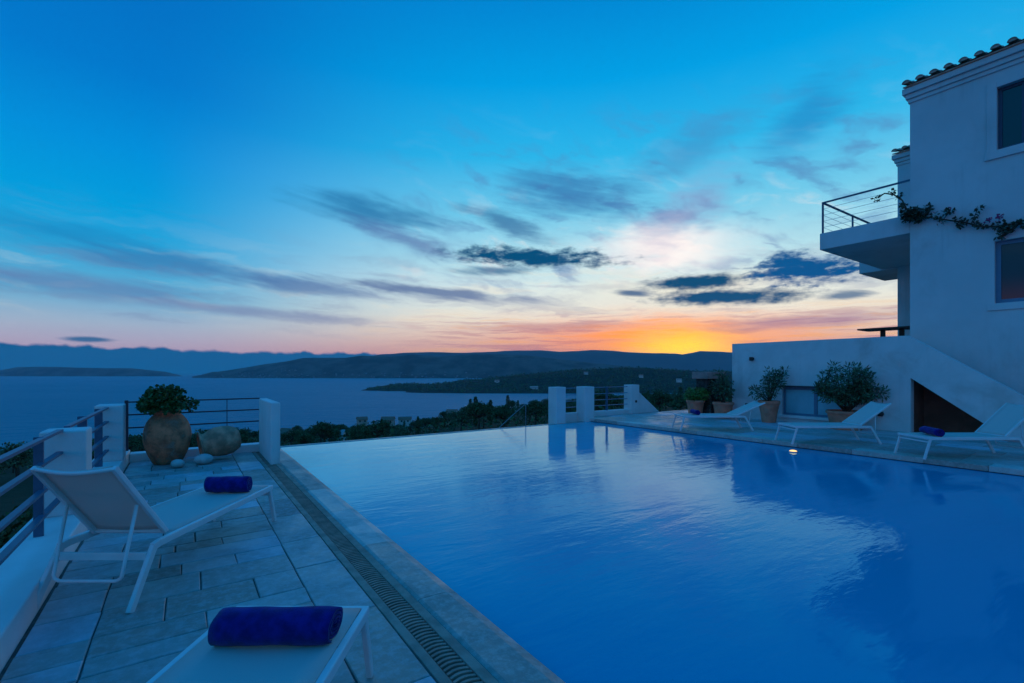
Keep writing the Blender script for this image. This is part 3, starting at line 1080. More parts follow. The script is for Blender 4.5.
# ============================================================ LOUNGERS
def lounger(label, ang, back_len=.78, bw=.255):
    t = thing('sun_lounger', (0, 0, 0), label, 'sun lounger', 'white sun loungers around the pool')
    Wd = .65
    H = .375
    hw = Wd / 2
    for s in (-1, 1):
        y = s * (hw - .02)
        mb = MB()
        mb.bar((0.02, y, H - .025), (1.50, y, H - .025), .032, .05)
        mb.build('side_rail', white_alu, t, bevel=.007)
        MB().bar((.05, y, H - .03), (-.055, y, 0.0), .030, .036, up=(1, 0, 0)).build('leg', white_alu, t, bevel=.006)
        mb = MB()
        pts = [(1.44, H - .027), (1.50, H - .036), (1.545, H - .075)]
        mb.bar((1.535, y, H - .03), (1.735, y, 0.0), .030, .046, up=(1, 0, 0))
        mb.bar((1.495, y, H - .025), (1.552, y, H - .034), .0318, .05)
        mb.build('leg', white_alu, t, bevel=.006)
    MB().bar((.018, -hw + .006, H - .022), (.018, hw - .006, H - .022), .034, .042).build('foot_bar', white_alu, t, bevel=.007)
    MB().bar((.03, -hw + .03, H - .085), (.03, hw - .03, H - .085), .016, .026).build('cross_bar', white_alu, t, bevel=.004)
    MB().bar((1.585, -hw + .03, .295), (1.585, hw - .03, .295), .02, .05).build('cross_bar', white_alu, t, bevel=.004)
    # seat sling: sags slightly in the middle
    mb = MB()
    nx, ny = 16, 6
    for i in range(nx + 1):
        for j in range(ny + 1):
            u, v = i / nx, j / ny
            sag = -.014 * math.sin(PI * u) * math.sin(PI * v)
            mb.v.append((.035 + 1.31 * u, -hw + .036 + (Wd - .072) * v, H + .003 + sag))
    for i in range(nx):
        for j in range(ny):
            k = i * (ny + 1) + j
            mb.f.append((k, k + 1, k + ny + 2, k + ny + 1))
    o = mb.build('seat_sling', sling, t, smooth=True)
    so_ = o.modifiers.new('thick', 'SOLIDIFY')
    so_.thickness = .004
    # backrest, hinged
    ca, sa = math.cos(R(ang)), math.sin(R(ang))
    hx, hz = 1.345, H - .004
    P = lambda u, y, n=0: (hx + u * ca - n * sa, y, hz + u * sa + n * ca)
    mb = MB()
    for s in (-1, 1):
        mb.bar(P(0, s * bw), P(back_len, s * bw), .026, .034, up=(-sa, 0, ca))
    top = [P(back_len - .012, -bw + 2 * bw * k / 8, -.035 * math.sin(PI * k / 8)) for k in range(9)]
    mb.tube(top, .014, 8)
    mb.bar(P(.01, -bw), P(.01, bw), .02, .026, up=(-sa, 0, ca))
    mb.build('backrest_frame', white_alu, t, bevel=.005)
    mb = MB()
    for i in range(13):
        for j in range(9):
            u, v = i / 12, j / 8
            sag = (-.010 - .03 * u) * math.sin(PI * v)
            mb.v.append(P(.02 + (back_len - .02) * u, -bw + .01 + 2 * (bw - .01) * v, .012 + sag))
    for i in range(12):
        for j in range(8):
            k = i * 9 + j
            mb.f.append((k, k + 1, k + 10, k + 9))
    o = mb.build('backrest_sling', sling, t, smooth=True)
    so_ = o.modifiers.new('thick', 'SOLIDIFY')
    so_.thickness = .004
    # U shaped prop behind the backrest
    a0 = P(back_len * .5, -bw + .02, -.02)
    a1 = P(back_len * .5, bw - .02, -.02)
    bx, bz = 1.68, .175
    mb = MB()
    y0, y1 = -bw + .03, bw - .03
    pts = [a0, (bx, y0, bz + .04)] + [(bx, y0 + .05 - .05 * math.cos(k * PI / 8), bz + .04 - .04 * math.sin(k * PI / 8)) for k in (1, 2, 3, 4)]
    pts += [(bx, y1 - .05 + .05 * math.sin(k * PI / 8), bz + .04 - .04 * math.cos(k * PI / 8)) for k in (0, 1, 2, 3)] + [(bx, y1, bz + .04), a1]
    mb.tube(pts, .011, 8)
    mb.build('backrest_prop', white_alu, t, smooth=True)
    return t


def put_lounger(t, foot, ang_dir):
    """foot: world x,y of the middle of the foot end; ang_dir: direction foot -> head in degrees from +x"""
    t.location = (foot[0], foot[1], 0)
    t.rotation_euler = (0, 0, R(ang_dir))


def cam_xy(lat, dep):
    return lat * CA + dep * SA, -lat * SA + dep * CA


HEAD_BACK = -124.5 + 0.0     # pointing back to the camera side: -(sin a, cos a)
HEAD_RIGHT = -34.5           # pointing right as seen: (cos a, -sin a)
L1 = lounger('near white lounger on the left terrace with its raised back to the ledge railing', 51, .69, .245)
put_lounger(L1, cam_xy(-2.66, 4.66), HEAD_BACK)
L2 = lounger('nearest white lounger at the bottom with a long blue towel on its foot end', 40)
put_lounger(L2, cam_xy(-1.0, 2.275), HEAD_BACK)
RL1 = lounger('farthest white lounger across the pool, back only slightly raised, near two planted pots', 24)
put_lounger(RL1, cam_xy(4.20, 12.0), HEAD_RIGHT)
RL2 = lounger('middle white lounger across the pool with nothing on it, below the largest potted bush', 35)
put_lounger(RL2, cam_xy(5.70, 9.88), HEAD_RIGHT)
RL3 = lounger('white lounger across the pool in front of the opening under the stairs', 43)
put_lounger(RL3, cam_xy(6.95, 8.25), HEAD_RIGHT)


def towel(lat, dep, z, length, r, ang, label, seed):
    loc = (*cam_xy(lat, dep), z)
    mb = MB()
    turns = 4.2
    th = r / (turns + .9)
    n = 90
    sec = []
    for k in range(n + 1):
        t = k / n
        a = t * turns * 2 * PI
        rr = .5 * th + (r - .5 * th) * t
        sec.append((rr, a))
    rnx = random.Random(seed)
    K = 14
    L = length
    rot = Matrix.Rotation(R(ang), 3, 'Z')
    inner = [(max(rr - th * .86, .001), a) for rr, a in sec]
    loop = sec + inner[::-1]
    m = len(loop)
    a_end = sec[-1][1]
    off = -PI / 2 - 0.35 - a_end
    for k in range(K + 1):
        u = k / K
        for (rr, a) in loop:
            aa = a + off
            y = rr * math.cos(aa)
            zz = rr * math.sin(aa)
            nz = mnoise.noise(Vector((u * 5 + seed, math.cos(aa) * 1.2, math.sin(aa) * 1.2)))
            f = 1 + .10 * nz - .05 * (abs(2 * u - 1) ** 6)
            edge = .010 * math.sin(a * 1.0 + seed) + .006 * mnoise.noise(Vector((a, seed, 0)))
            x = (u - .5) * L + (edge if k in (0, K) else 0)
            p = rot @ Vector((x, y * f, zz * f * .93))
            mb.v.append((loc[0] + p.x, loc[1] + p.y, loc[2] + p.z + r * .93))
    for k in range(K):
        for j in range(m):
            j2 = (j + 1) % m
            a = k * m
            mb.f.append((a + j, a + j2, a + m + j2, a + m + j))
    n1 = len(sec)
    for base in (0, K * m):
        for j in range(n1 - 1):
            mb.f.append((base + j, base + j + 1, base + m - 2 - j, base + m - 1 - j))
    o = mb.build('rolled_towel', towel_m, origin=loc, smooth=True)
    return tag(o, label, 'towel', 'rolled blue towels')


towel(-2.61, 4.38, .372, .38, .083, -34.5 + 2, 'rolled blue towel on the foot end of the left terrace lounger', 1)
towel(-.97, 1.97, .370, .475, .080, -34.5 + 1, 'big rolled blue towel on the nearest lounger at the bottom', 4)
towel(4.62, 12.0, .372, .40, .072, 55, 'rolled blue towel seen end on, on the farthest lounger across the pool', 8)
towel(7.22, 8.18, .372, .48, .080, 40, 'rolled blue towel on the lounger before the opening under the stairs', 12)


# ============================================================ POTS AND SHRUBS
def pot(loc, r, h, label, taper=.72):
    t = thing('terracotta_pot', loc, label, 'plant pot', 'terracotta pots along the house wall')
    b = r * taper
    pr = [(0, 0), (b, 0), (b + .01, .012), (b + (r * .93 - b) * .45, h * .4), (r * .93, h * .83), (r * .935, h * .84), (r * 1.0, h * .85), (r * 1.02, h * .93), (r * 1.0, h), (r * .9, h), (r * .88, h * .88)]
    MB().lathe(pr, loc, 36, wob=.012, seed=loc[0]).build('pot_body', terracotta, t, smooth=False)
    MB().lathe([(0, h * .9), (r * .89, h * .9)], loc, 24).build('soil', soil, t)
    return t


def shrub(name, loc, clumps, L, Wd, material, label, cat='shrub', n=70, seed=1, group='shrubs in terracotta pots'):
    """clumps: (dx, dy, z above loc, radius)"""
    rn = random.Random(seed)
    t = thing(name, loc, label, cat, group)
    mb = MB()
    st = MB()
    for (dx, dy, z, r) in clumps:
        c = Vector(loc) + Vector((dx, dy, z))
        k = int(n * (r / .2) ** 2) + 12
        clump_leaves(mb, c, r, k, L, Wd, rn)
        mid = Vector(loc) + Vector((dx * .45, dy * .45, z * .5))
        st.tube([Vector(loc) + Vector((rn.uniform(-.05, .05), rn.uniform(-.05, .05), 0)), mid, c], [.02, .014, .007], 5)
        for _ in range(5):
            e = c + rand_dir(rn) * r
            st.tube([c, e], [.006, .003], 4)
    mb.build('foliage', material, t)
    st.build('stems', bark, t, smooth=True)
    return t


def clump_set(rx, ry, z0, z1, n, r, seed, top=1.0):
    rn = random.Random(seed)
    out = []
    for _ in range(n):
        u = rn.random()
        a = rn.uniform(0, 2 * PI)
        w = math.sin(PI * (.18 + .72 * u)) ** .7
        q = math.sqrt(rn.random())
        out.append((rx * w * q * math.cos(a), ry * w * q * math.sin(a), z0 + (z1 - z0) * u, r * rn.uniform(.75, 1.2)))
    return out


pa = (13.95, 9.55, 0)
pot(pa, .29, .50, 'terracotta pot with a low fresh green plant, leftmost along the deck end')
shrub('round_shrub', (pa[0], pa[1], .45), clump_set(.40, .36, .08, .36, 26, .13, 3), .07, .045, leaf_fresh, 'low fresh green plant in the leftmost terracotta pot', n=110, seed=3)
pb = (13.93, 8.55, 0)
pot(pb, .31, .49, 'terracotta pot beside the corner of the white wall and dark stone pier', .74)
shrub('oleander', (pb[0], pb[1], .45), clump_set(.27, .25, .2, .95, 17, .14, 14), .12, .03, leaf_pot, 'grey green shrub in the pot at the corner of the white wall', n=70, seed=14)
pc = (13.80, 7.06, 0)
pot(pc, .285, .62, 'tall weathered terracotta pot left of the low window', .62)
shrub('oleander', (pc[0], pc[1], .57), [(-.26, .22, .25, .15), (-.33, .25, .36, .12), (-.15, .1, .30, .15), (0, .0, .4, .2), (.1, -.1, .55, .2), (.12, -.1, .72, .2), (.2, -.2, .62, .18), (.26, -.22, .80, .15), (.05, .0, .8, .17), (.3, -.26, .92, .1), (-.05, 0, .62, .16), (.08, -.05, .25, .14), (.0, .05, .1, .12)], .12, .03, leaf_pot, 'upright dark shrub in the tall pot left of the low window', n=95, seed=15)
pd = (13.80, 5.13, 0)
pot(pd, .43, .47, 'wide terracotta bowl pot in front of the low window', .78)
cl = []
rr = random.Random(9)
ux, uy = CA, -SA
for k in range(46):
    u = rr.uniform(-.78, 1)
    zt = .98 - .25 * max(0, u - .3) - .42 * max(0, -u - .35)
    z = rr.uniform(.30 + .16 * abs(u), zt)
    d = rr.uniform(-.45, .45)
    la = u * .72 * (.55 + .45 * min(1, z / .5)) + .06
    cl.append((la * ux + d * SA * .8, la * uy + d * CA * .8, z, rr.uniform(.13, .2)))
cl += [(.86 * ux, .86 * uy, .62, .15), (.80 * ux, .80 * uy, .82, .13), (.9 * ux, .9 * uy, .72, .11), (.1 * ux, .1 * uy, 1.14, .13), (-.3 * ux, -.3 * uy, 1.13, .13), (.3 * ux, .3 * uy, 1.12, .12)]
shrub('oleander', (pd[0], pd[1], .42), cl, .12, .032, leaf_pot, 'widest dark bush spreading over the bowl pot before the window', n=80, seed=16)

# stone pier with a cap at the end of the wall
t = thing('stone_pier', (14.75, 9.5, 0), 'dark rubble pier with a reddish cap slab behind the corner pot', 'pier')
MB().box(14.28, 14.42, 9.35, 9.75, 0, 1.2).build('dark_post', pier_stone, t, bevel=.02)
MB().box(14.72, 15.2, 9.3, 9.75, 0, 1.2).build('dark_post', pier_stone, t, bevel=.02)
MB().box(14.42, 14.72, 9.45, 9.8, 0, 1.18).build('pale_core', pier_pale, t, bevel=.02)
MB().box(14.18, 15.25, 9.25, 9.85, 1.2, 1.44).build('cap_slab', cap_m, t, bevel=.02)
rn = random.Random(77)
iv = thing('creeper', (14.5, 9.33, 0), 'dark creeper hanging under the cap slab of the rubble pier', 'plant')
mb = MB()
for k in range(26):
    x = rn.uniform(14.2, 15.1)
    if 14.47 < x < 14.68 and rn.random() < .8:
        continue
    clump_leaves(mb, (x, 9.32 - rn.uniform(0, .08), rn.uniform(.35, 1.16)), .1, 40, .07, .05, rn)
mb.build('foliage', leaf_vine, iv)

# ============================================================ TERRACE WALL WITH STAIRS
def holed_wall(mb, plane, y0, y1, z0, z1, holes, depth, thick=None):
    """sheet at x = plane facing -x with rectangular holes (ya, yb, za, zb) and reveals going +x"""
    ys = sorted({y0, y1, *[h[0] for h in holes], *[h[1] for h in holes]})
    zs = sorted({z0, z1, *[h[2] for h in holes], *[h[3] for h in holes]})
    for a, b in zip(ys, ys[1:]):
        for c, d in zip(zs, zs[1:]):
            if any(h[0] <= a and b <= h[1] and h[2] <= c and d <= h[3] for h in holes):
                continue
            mb.face([(plane, a, c), (plane, b, c), (plane, b, d), (plane, a, d)])
    for (a, b, c, d) in holes:
        x1 = plane + depth
        mb.face([(plane, a, c), (x1, a, c), (x1, b, c), (plane, b, c)])
        mb.face([(plane, a, d), (x1, a, d), (x1, b, d), (plane, b, d)])
        mb.face([(plane, a, c), (x1, a, c), (x1, a, d), (plane, a, d)])
        mb.face([(plane, b, c), (x1, b, c), (x1, b, d), (plane, b, d)])


tw = thing('terrace_wall', (14.4, 6.3, 0), 'long white retaining wall of the upper terrace with its sloping stair parapet', 'wall')
mb = MB()
holed_wall(mb, 14.35, 4.2, 8.5, 0, 2.33, [(5.25, 6.97, .2, 1.0)], .16)
mb.face([(14.35, 4.2, 2.33), (14.60, 4.2, 2.33), (14.60, 8.5, 2.33), (14.35, 8.5, 2.33)])
mb.face([(14.60, 4.2, 1.95), (14.60, 4.2, 2.33), (14.60, 8.25, 2.33), (14.60, 8.25, 1.95)])
mb.face([(14.35, 8.5, 0), (20.3, 8.5, 0), (20.3, 8.5, 2.33), (14.35, 8.5, 2.33)])
mb.face([(14.60, 8.5, 2.33), (20.3, 8.5, 2.33), (20.3, 8.25, 2.33), (14.60, 8.25, 2.33)])
mb.face([(14.60, 8.25, 1.95), (20.3, 8.25, 1.95), (20.3, 8.25, 2.33), (14.60, 8.25, 2.33)])
mb.build('wall_face', plaster, tw)
mb = MB()
S = .714
y0s, z0s = 4.05, 2.33
yb = y0s - 2.33 / S
mb.prism_x([(4.199, 2.33), (y0s, 2.33), (yb, 0.0), (2.28, 0.0), (3.98, 1.31), (3.98, 0.0), (4.199, 0.0)], 14.35, 14.58)
mb.build('stair_parapet', plaster, tw)
mb = MB()
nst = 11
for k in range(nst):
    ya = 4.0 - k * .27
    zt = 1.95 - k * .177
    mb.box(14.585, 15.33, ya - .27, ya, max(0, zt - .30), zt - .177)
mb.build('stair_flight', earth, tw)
mb = MB()
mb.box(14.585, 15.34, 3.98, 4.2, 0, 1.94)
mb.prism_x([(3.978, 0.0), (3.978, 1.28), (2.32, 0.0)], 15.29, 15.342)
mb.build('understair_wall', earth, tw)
MB().box(14.6, 20.3, 4.275, 8.25, 1.80, 1.95).build('terrace_floor', pave, tw)
fr = MB()
for a, b, c, d in ((5.25, 6.97, .93, .997), (5.25, 6.97, .203, .26), (5.25, 5.31, .26, .93), (6.91, 6.967, .26, .93), (6.06, 6.15, .26, .93)):
    fr.box(14.44, 14.49, a + .002, b - .002, c, d)
wnd = fr.build('window_frame', win_frame, tw)
MB().box(14.462, 14.47, 5.31, 6.91, .26, .93).build('pane', glass_reflect, wnd)
MB().box(14.31, 14.352, 5.2, 7.05, 1.003, 1.05).build('lintel', dark_steel, tw)
MB().box(14.27, 14.348, 5.2, 7.05, .13, .197).build('sill', plaster_top, tw)


def wall_lamp(y, z, label):
    t = thing('wall_lamp', (14.33, y, z), label, 'wall lamp', 'small black wall lamps')
    MB().lathe([(0, -.0), (.055, 0), (.055, .02), (.045, .028), (0, .028)], (14.352, y, z), 18, M=Matrix.Rotation(R(-90), 3, 'Y')).build('base', lamp_body, t)
    MB().box(14.24, 14.325, y - .05, y + .05, z - .055, z + .055).build('shade', lamp_body, t, bevel=.012)


wall_lamp(7.97, .42, 'small black wall lamp low on the white wall behind the farthest lounger')
wall_lamp(4.56, .40, 'small black wall lamp low on the wall beside the opening under the stairs')
wall_lamp(7.84, 1.84, 'small black wall lamp high on the white wall above the pots')

# dark table on the upper terrace
t = thing('terrace_table', (16.7, 4.95, 1.95), 'dark timber table on the upper terrace seen above the white wall', 'table')
mb = MB()
mb.box(16.2, 17.05, 4.3, 5.74, 2.655, 2.70)
mb.build('tabletop', wood_dark, t, bevel=.01)
for y in (5.24, 4.80):
    MB().box(16.55, 16.65, y - .05, y + .05, 1.95, 2.655).build('leg', wood_dark, t)

# ============================================================ HOUSE
hs = thing('white_house', (18, 0, 0), 'two storey white plastered house with tiled eaves, blue windows and balcony', 'house')
HX = 15.35
mb = MB()
up = (1.83, 2.68, 6.54, 7.98)
lo = (1.45, 2.72, 3.03, 4.46)
holed_wall(mb, HX, -6, 4.27, 0, 8.72, [up, lo], .2)
mb.face([(HX, 4.27, 0), (HX, 4.27, 8.72), (24, 4.27, 8.72), (24, 4.27, 0)])
mb.face([(HX, -6, 0), (HX, -6, 8.72), (24, -6, 8.72), (24, -6, 0)])
mb.face([(24, -6, 0), (24, 4.27, 0), (24, 4.27, 8.72), (24, -6, 8.72)])
mb.face([(HX, -6, 8.72), (HX, 4.27, 8.72), (24, 4.27, 8.72), (24, -6, 8.72)])
mb.build('wall', plaster_h, hs)


def house_window(a, b, c, d, mull, shut, fw=.07):
    f = MB()
    x0, x1 = HX + .10, HX + .16
    f.box(x0, x1, a + .002, b - .002, d - fw, d - .002)
    f.box(x0, x1, a + .002, b - .002, c + .002, c + fw)
    f.box(x0, x1, a + .002, a + fw, c + fw, d - fw)
    f.box(x0, x1, b - fw, b - .002, c + fw, d - fw)
    if mull:
        f.box(x0 + .003, x1 - .003, (a + b) / 2 - .05, (a + b) / 2 + .05, c + fw, d - fw)
    w = f.build('window', win_dark if shut else win_frame, hs)
    MB().box(HX + .125, HX + .135, a + fw, b - fw, c + fw, d - fw).build('pane', glass, w)
    return w


house_window(*up, True, True)
house_window(*lo, True, False, .09)
# raised surround with sill band
mb = MB()
a, b, c, d = up
mb.box(HX - .025, HX + .002, b + .001, b + .17, c - .13, d + .12)
mb.box(HX - .025, HX + .002, a - .17, a - .001, c - .13, d + .12)
mb.box(HX - .025, HX + .002, a, b, d + .001, d + .12)
mb.box(HX - .045, HX + .002, a - .2, b + .2, c - .19, c - .001)
mb.build('window_surround', plaster_h, hs, bevel=.006)
a, b, c, d = lo
mb = MB()
mb.box(HX - .03, HX + .002, a - .1, b + .12, c - .16, c - .001)
mb.build('window_sill', plaster_h, hs, bevel=.006)


def cornice(x0, yc, ylo, z, bld, xr):
    mb = MB()
    for zz, h, o in ((z, .10, .035), (z + .10, .12, .075), (z + .22, .15, .13)):
        mb.box(x0 - o, x0 + .3, ylo, yc + o, zz, zz + h - .001)
        mb.box(x0 + .3, xr, yc - .1, yc + o, zz, zz + h - .001)
    mb.build('cornice', plaster_h, bld, bevel=.012)


def tiled_roof(x0, yc, ylo, z, bld, xr, pitch=.27):
    """deck rising inward (+x) with barrel tiles over the eave"""
    mb = MB()
    o = .17
    r = .085
    y = yc + .02
    tl = MB()
    L = 3.2
    rise = math.tan(R(16))
    nrow = 7
    i0 = 0
    while y > ylo:
        # covering tile: half round, overlapping courses running up the slope
        for cidx in range(nrow):
            xa = x0 - o - .07 + cidx * .42
            xb = xa + .46
            za = z + (cidx * .42) * rise + .018
            zb = za + .46 * rise - .014
            i = len(tl.v)
            for (xx, zz, rr) in ((xa, za, r), (xb, zb, r * .86)):
                for q in (1.0, .82):
                    for k in range(9):
                        t = PI * k / 8
                        tl.v.append((xx, y + rr * q * math.cos(t), zz + rr * q * math.sin(t) * .95 + .03))
            for k in range(8):
                tl.f.append((i + k, i + k + 1, i + 18 + k + 1, i + 18 + k))
                tl.f.append((i + 9 + k, i + 9 + k + 1, i + 27 + k + 1, i + 27 + k))
                tl.f.append((i + k, i + k + 1, i + 9 + k + 1, i + 9 + k))
        tl.v += [(x0 - o - .055, y + r * .8 * math.cos(PI * k / 8), z + .048 + r * .78 * math.sin(PI * k / 8)) for k in range(9)]
        tl.f.append(tuple(range(len(tl.v) - 9, len(tl.v))))
        # pan tile between: trough
        for cidx in range(2):
            i = len(tl.v)
            xa = x0 - o - .04 + cidx * .42
            for (xx, zz) in ((xa, z + cidx * .42 * rise), (xa + .46, z + (cidx * .42 + .46) * rise - .012)):
                for k in range(7):
                    t = PI + PI * k / 6
                    tl.v.append((xx, y - pitch / 2 + .105 * math.cos(t), zz + .05 + .045 * math.sin(t)))
            for k in range(6):
                tl.f.append((i + k, i + k + 1, i + 7 + k + 1, i + 7 + k))
        y -= pitch
    tl.build('roof_tiles', roof_tile, bld)
    mb = MB()
    i = 0
    ya, yb2 = ylo, yc + .10
    mb.v += [(x0 - o, ya, z - .03), (x0 - o, yb2, z - .03), (x0 + L, yb2, z - .03 + (L + o) * rise), (x0 + L, ya, z - .03 + (L + o) * rise),
             (x0 - o, ya, z), (x0 - o, yb2, z), (x0 + L, yb2, z + (L + o) * rise), (x0 + L, ya, z + (L + o) * rise)]
    mb.f += [(0, 1, 2, 3), (4, 5, 6, 7), (0, 1, 5, 4), (1, 2, 6, 5), (2, 3, 7, 6), (3, 0, 4, 7)]
    mb.build('roof', roof_tile, bld)


cornice(HX, 4.27, -6, 8.35, hs, 23)
tiled_roof(HX, 4.27, -5.5, 8.755, hs, 23)

# wing set back behind the balcony
wg = thing('house_wing', (22, 3, 1.95), 'set back wing of the white house seen just left of its corner', 'house')
WX = 20.0
mb = MB()
mb.box(WX, 25, 4.29, 5.9, 1.951, 8.85)
mb.build('wall', plaster_h, wg)
cornice(WX, 5.9, 4.3, 8.45, wg, 25)
tiled_roof(WX, 5.9, 4.5, 8.86, wg, 25)
mb = MB()
mb.box(WX, 22.4, 5.902, 7.02, 4.96, 5.42)
mb.build('balcony', plaster_h, wg, bevel=.01)

# balcony of the main house
mb = MB()
mb.box(HX, WX - .002, 4.273, 6.38, 5.02, 5.50)
mb.build('balcony', plaster_h, hs, bevel=.012)
br = MB()
bx, by = HX + .06, 6.32
for p, q in (((bx, 4.275, 6.40), (bx, by + .02, 6.40)), ((bx, by, 6.40), (WX - .01, by, 6.40))):
    br.bar(p, q, .05, .04)
rl_ = br.build('balcony_railing', blue_steel, hs)
for x, y in ((bx, by), (17.5, by), (19.6, by)):
    MB().box(x - .025, x + .025, y - .02, y + .02, 5.5, 6.385).build('post', blue_steel, rl_)
cb = MB()
for z in (5.68, 5.86, 6.04, 6.22):
    cb.tube([(bx, 4.275, z), (bx, by, z), (WX - .01, by, z)], .006, 5)
cb.build('cables', alu, rl_)

# climbing vine along the facade and balcony
vn = thing('climbing_vine', (15.3, 3.2, 5.0), 'flowering vine trailing across the house front and over the balcony', 'vine')
rn = random.Random(31)
path = [(15.36, 4.95, 6.14), (15.34, 4.8, 6.2), (15.33, 4.6, 6.10), (15.33, 4.42, 5.9), (15.33, 4.3, 5.56), (15.30, 4.2, 5.43), (15.28, 3.95, 5.34), (15.27, 3.6, 5.18), (15.28, 3.2, 5.0), (15.27, 2.9, 4.83), (15.28, 2.6, 4.76), (15.27, 2.3, 4.79), (15.27, 1.9, 4.85), (15.27, 1.4, 4.95)]
br2 = [(15.27, 2.3, 4.79), (15.27, 2.45, 4.62), (15.28, 2.66, 4.5)]
st = MB()
st.tube([(x - .01, y, z) for x, y, z in path], .018, 6)
st.tube(br2, .03, 6)
up_ = [(15.27, 3.6, 5.18), (15.26, 3.5, 5.3), (15.26, 3.45, 5.42)]
up2 = [(15.27, 3.1, 4.95), (15.25, 3.02, 5.15), (15.25, 2.98, 5.26)]
up3 = [(15.28, 4.05, 5.36), (15.26, 3.9, 5.48), (15.26, 3.82, 5.5)]
for u in (up_, up2, up3):
    st.tube(u, .008, 5)
st.build('stems', bark, vn, smooth=True)
mb = MB()
fl = MB()
for p, q, dens, rad in [(path[k], path[k + 1], None, None) for k in range(len(path) - 1)] + [(br2[0], br2[1], None, None), (br2[1], br2[2], None, None), (up_[1], up_[2], 1, 1), (up2[1], up2[2], 1, 1), (up3[0], up3[1], 1, 1), (up3[1], up3[2], 1, 1)]:
    L = (Vector(q) - Vector(p)).length
    for _ in range(max(2, int(L * 8))):
        t = rn.random()
        c = Vector(p).lerp(Vector(q), t) + Vector((rn.uniform(-.06, .0), rn.uniform(-.06, .06), rn.uniform(-.07, .07)))
        if q[2] > 5.6 and rn.random() < .55:
            continue
        clump_leaves(mb, c, rn.uniform(.04, .085), 18, .085, .06, rn)
for _ in range(22):
    mb_c = Vector((15.2, 4.2 + rn.uniform(-.2, .16), 5.42 + rn.uniform(-.1, .12)))
    clump_leaves(mb, mb_c, .09, 18, .085, .06, rn)
for k in range(4):
    fl = MB()
    clump_leaves(fl, (15.20, 2.72 + rn.uniform(-.14, .16), 4.93 + rn.uniform(-.07, .07)), .05, 16, .05, .045, rn)
    fl.build('flower', petal, vn)
for c in ((15.24, 3.48, 5.4),):
    fl = MB()
    clump_leaves(fl, c, .03, 14, .05, .045, rn)
    fl.build('flower', petal, vn)
mb.build('leaves', leaf_vine, vn)


# floating lamp on the pool by the far edge
fl_m = bpy.data.materials.new('lamp glow')
fl_m.use_nodes = True
b = fl_m.node_tree.nodes['Principled BSDF']
b.inputs['Base Color'].default_value = (.8, .6, .3, 1)
b.inputs['Emission Color'].default_value = (1.0, .55, .12, 1)
b.inputs['Emission Strength'].default_value = 1.6
t = thing('floating_lamp', (9.77, 4.53, -.1), 'small flat lamp glowing amber on the water near the right pool edge', 'lamp')
MB().lathe([(0, 0), (.075, 0), (.085, .01), (.075, .018), (0, .018)], (9.77, 4.53, -.102), 24).build('float', alu, t, smooth=True)
MB().lathe([(0, .040), (.03, .038), (.055, .030), (.066, .018)], (9.77, 4.53, -.10), 24).build('diffuser', fl_m, t, smooth=True)

# ============================================================ TREES, HOUSES BELOW
def tree_proto(kind, seed):
    rn = random.Random(seed)
    cr = MB()
    tr = MB()
    if kind == 'cypress':
        H = 9
        for k in range(26):
            u = k / 25
            r = .95 * math.sin(PI * min(1, .12 + .86 * u)) ** .8 + .1
            c = (rn.uniform(-.25, .25), rn.uniform(-.25, .25), 1 + (H - 1.2) * u)
            clump_leaves(cr, c, r, 50, .5, .22, rn, flat=1.1, out=.5)
        tr.tube([(0, 0, -1.5), (0, 0, 2), (0, 0, 7)], [.2, .16, .05], 7)
    else:
        H = 7.5
        nl = 20 if kind == 'pine' else 15
        R0 = 3.3 if kind == 'pine' else 2.7
        zc = 4.2 if kind == 'pine' else 3.0
        lobes = []
        for k in range(nl):
            d = rand_dir(rn)
            if d.z < -.45:
                d.z = -d.z
            lobes.append(Vector((d.x * R0 * rn.uniform(.4, .95), d.y * R0 * rn.uniform(.4, .95), zc + d.z * (1.9 if kind == 'pine' else 2.1) * rn.uniform(.5, 1.0))))
        tr.tube([(0, 0, -1.5), (.1, .05, 1.5), (.0, .1, 3.2)], [.32, .25, .2], 8)
        for c in lobes:
            clump_leaves(cr, c, rn.uniform(.75, 1.25), 95, .40, .24, rn, flat=.75, out=.6)
            m = Vector((c.x * .4, c.y * .4, 3.0 + (c.z - 3.2) * .5))
            tr.tube([(0, .1, 2.9 if kind == 'pine' else 1.8), m, c], [.13, .09, .04], 5)
    return cr, tr


TREES = {'pine': ('pine_tree', leaf_far, 'broad dark pine'), 'olive': ('olive_tree', leaf_far2, 'rounded grey green olive tree'), 'cypress': ('cypress_tree', leaf_far, 'slim dark cypress')}
protos = {}
rn = random.Random(101)


def add_tree(kind, a, r, s, label, group, sink=0.0):
    x, y = polar(a, r)
    z = ground_z(a, r) - sink
    name, m, _ = TREES[kind]
    key = (kind, rn.randint(0, 2))
    if key not in protos:
        cr, tr = tree_proto(kind, 40 + 7 * len(protos))
        o = thing(name, (0, 0, 0), label, 'tree', group)
        cr.build('crown', m, o)
        tr.build('trunk', bark, o, smooth=True)
        protos[key] = o
    else:
        o = copy_tree(protos[key])
    o.location = (x, y, z)
    o.rotation_euler = (0, 0, rn.uniform(0, 6.28))
    o.scale = (s * rn.uniform(.9, 1.15), s * rn.uniform(.9, 1.15), s)
    o['label'] = label
    o['group'] = group
    return o


def place_of(a):
    if a < -4:
        return 'beyond the left railing'
    if a < 9:
        return 'beyond the railing behind the clay jars'
    if a < 24:
        return 'on the shore beyond the left half of the pool edge'
    if a < 40.5:
        return 'on the wooded rise left of the far pool pillars'
    return 'on the slope behind the far deck railing'


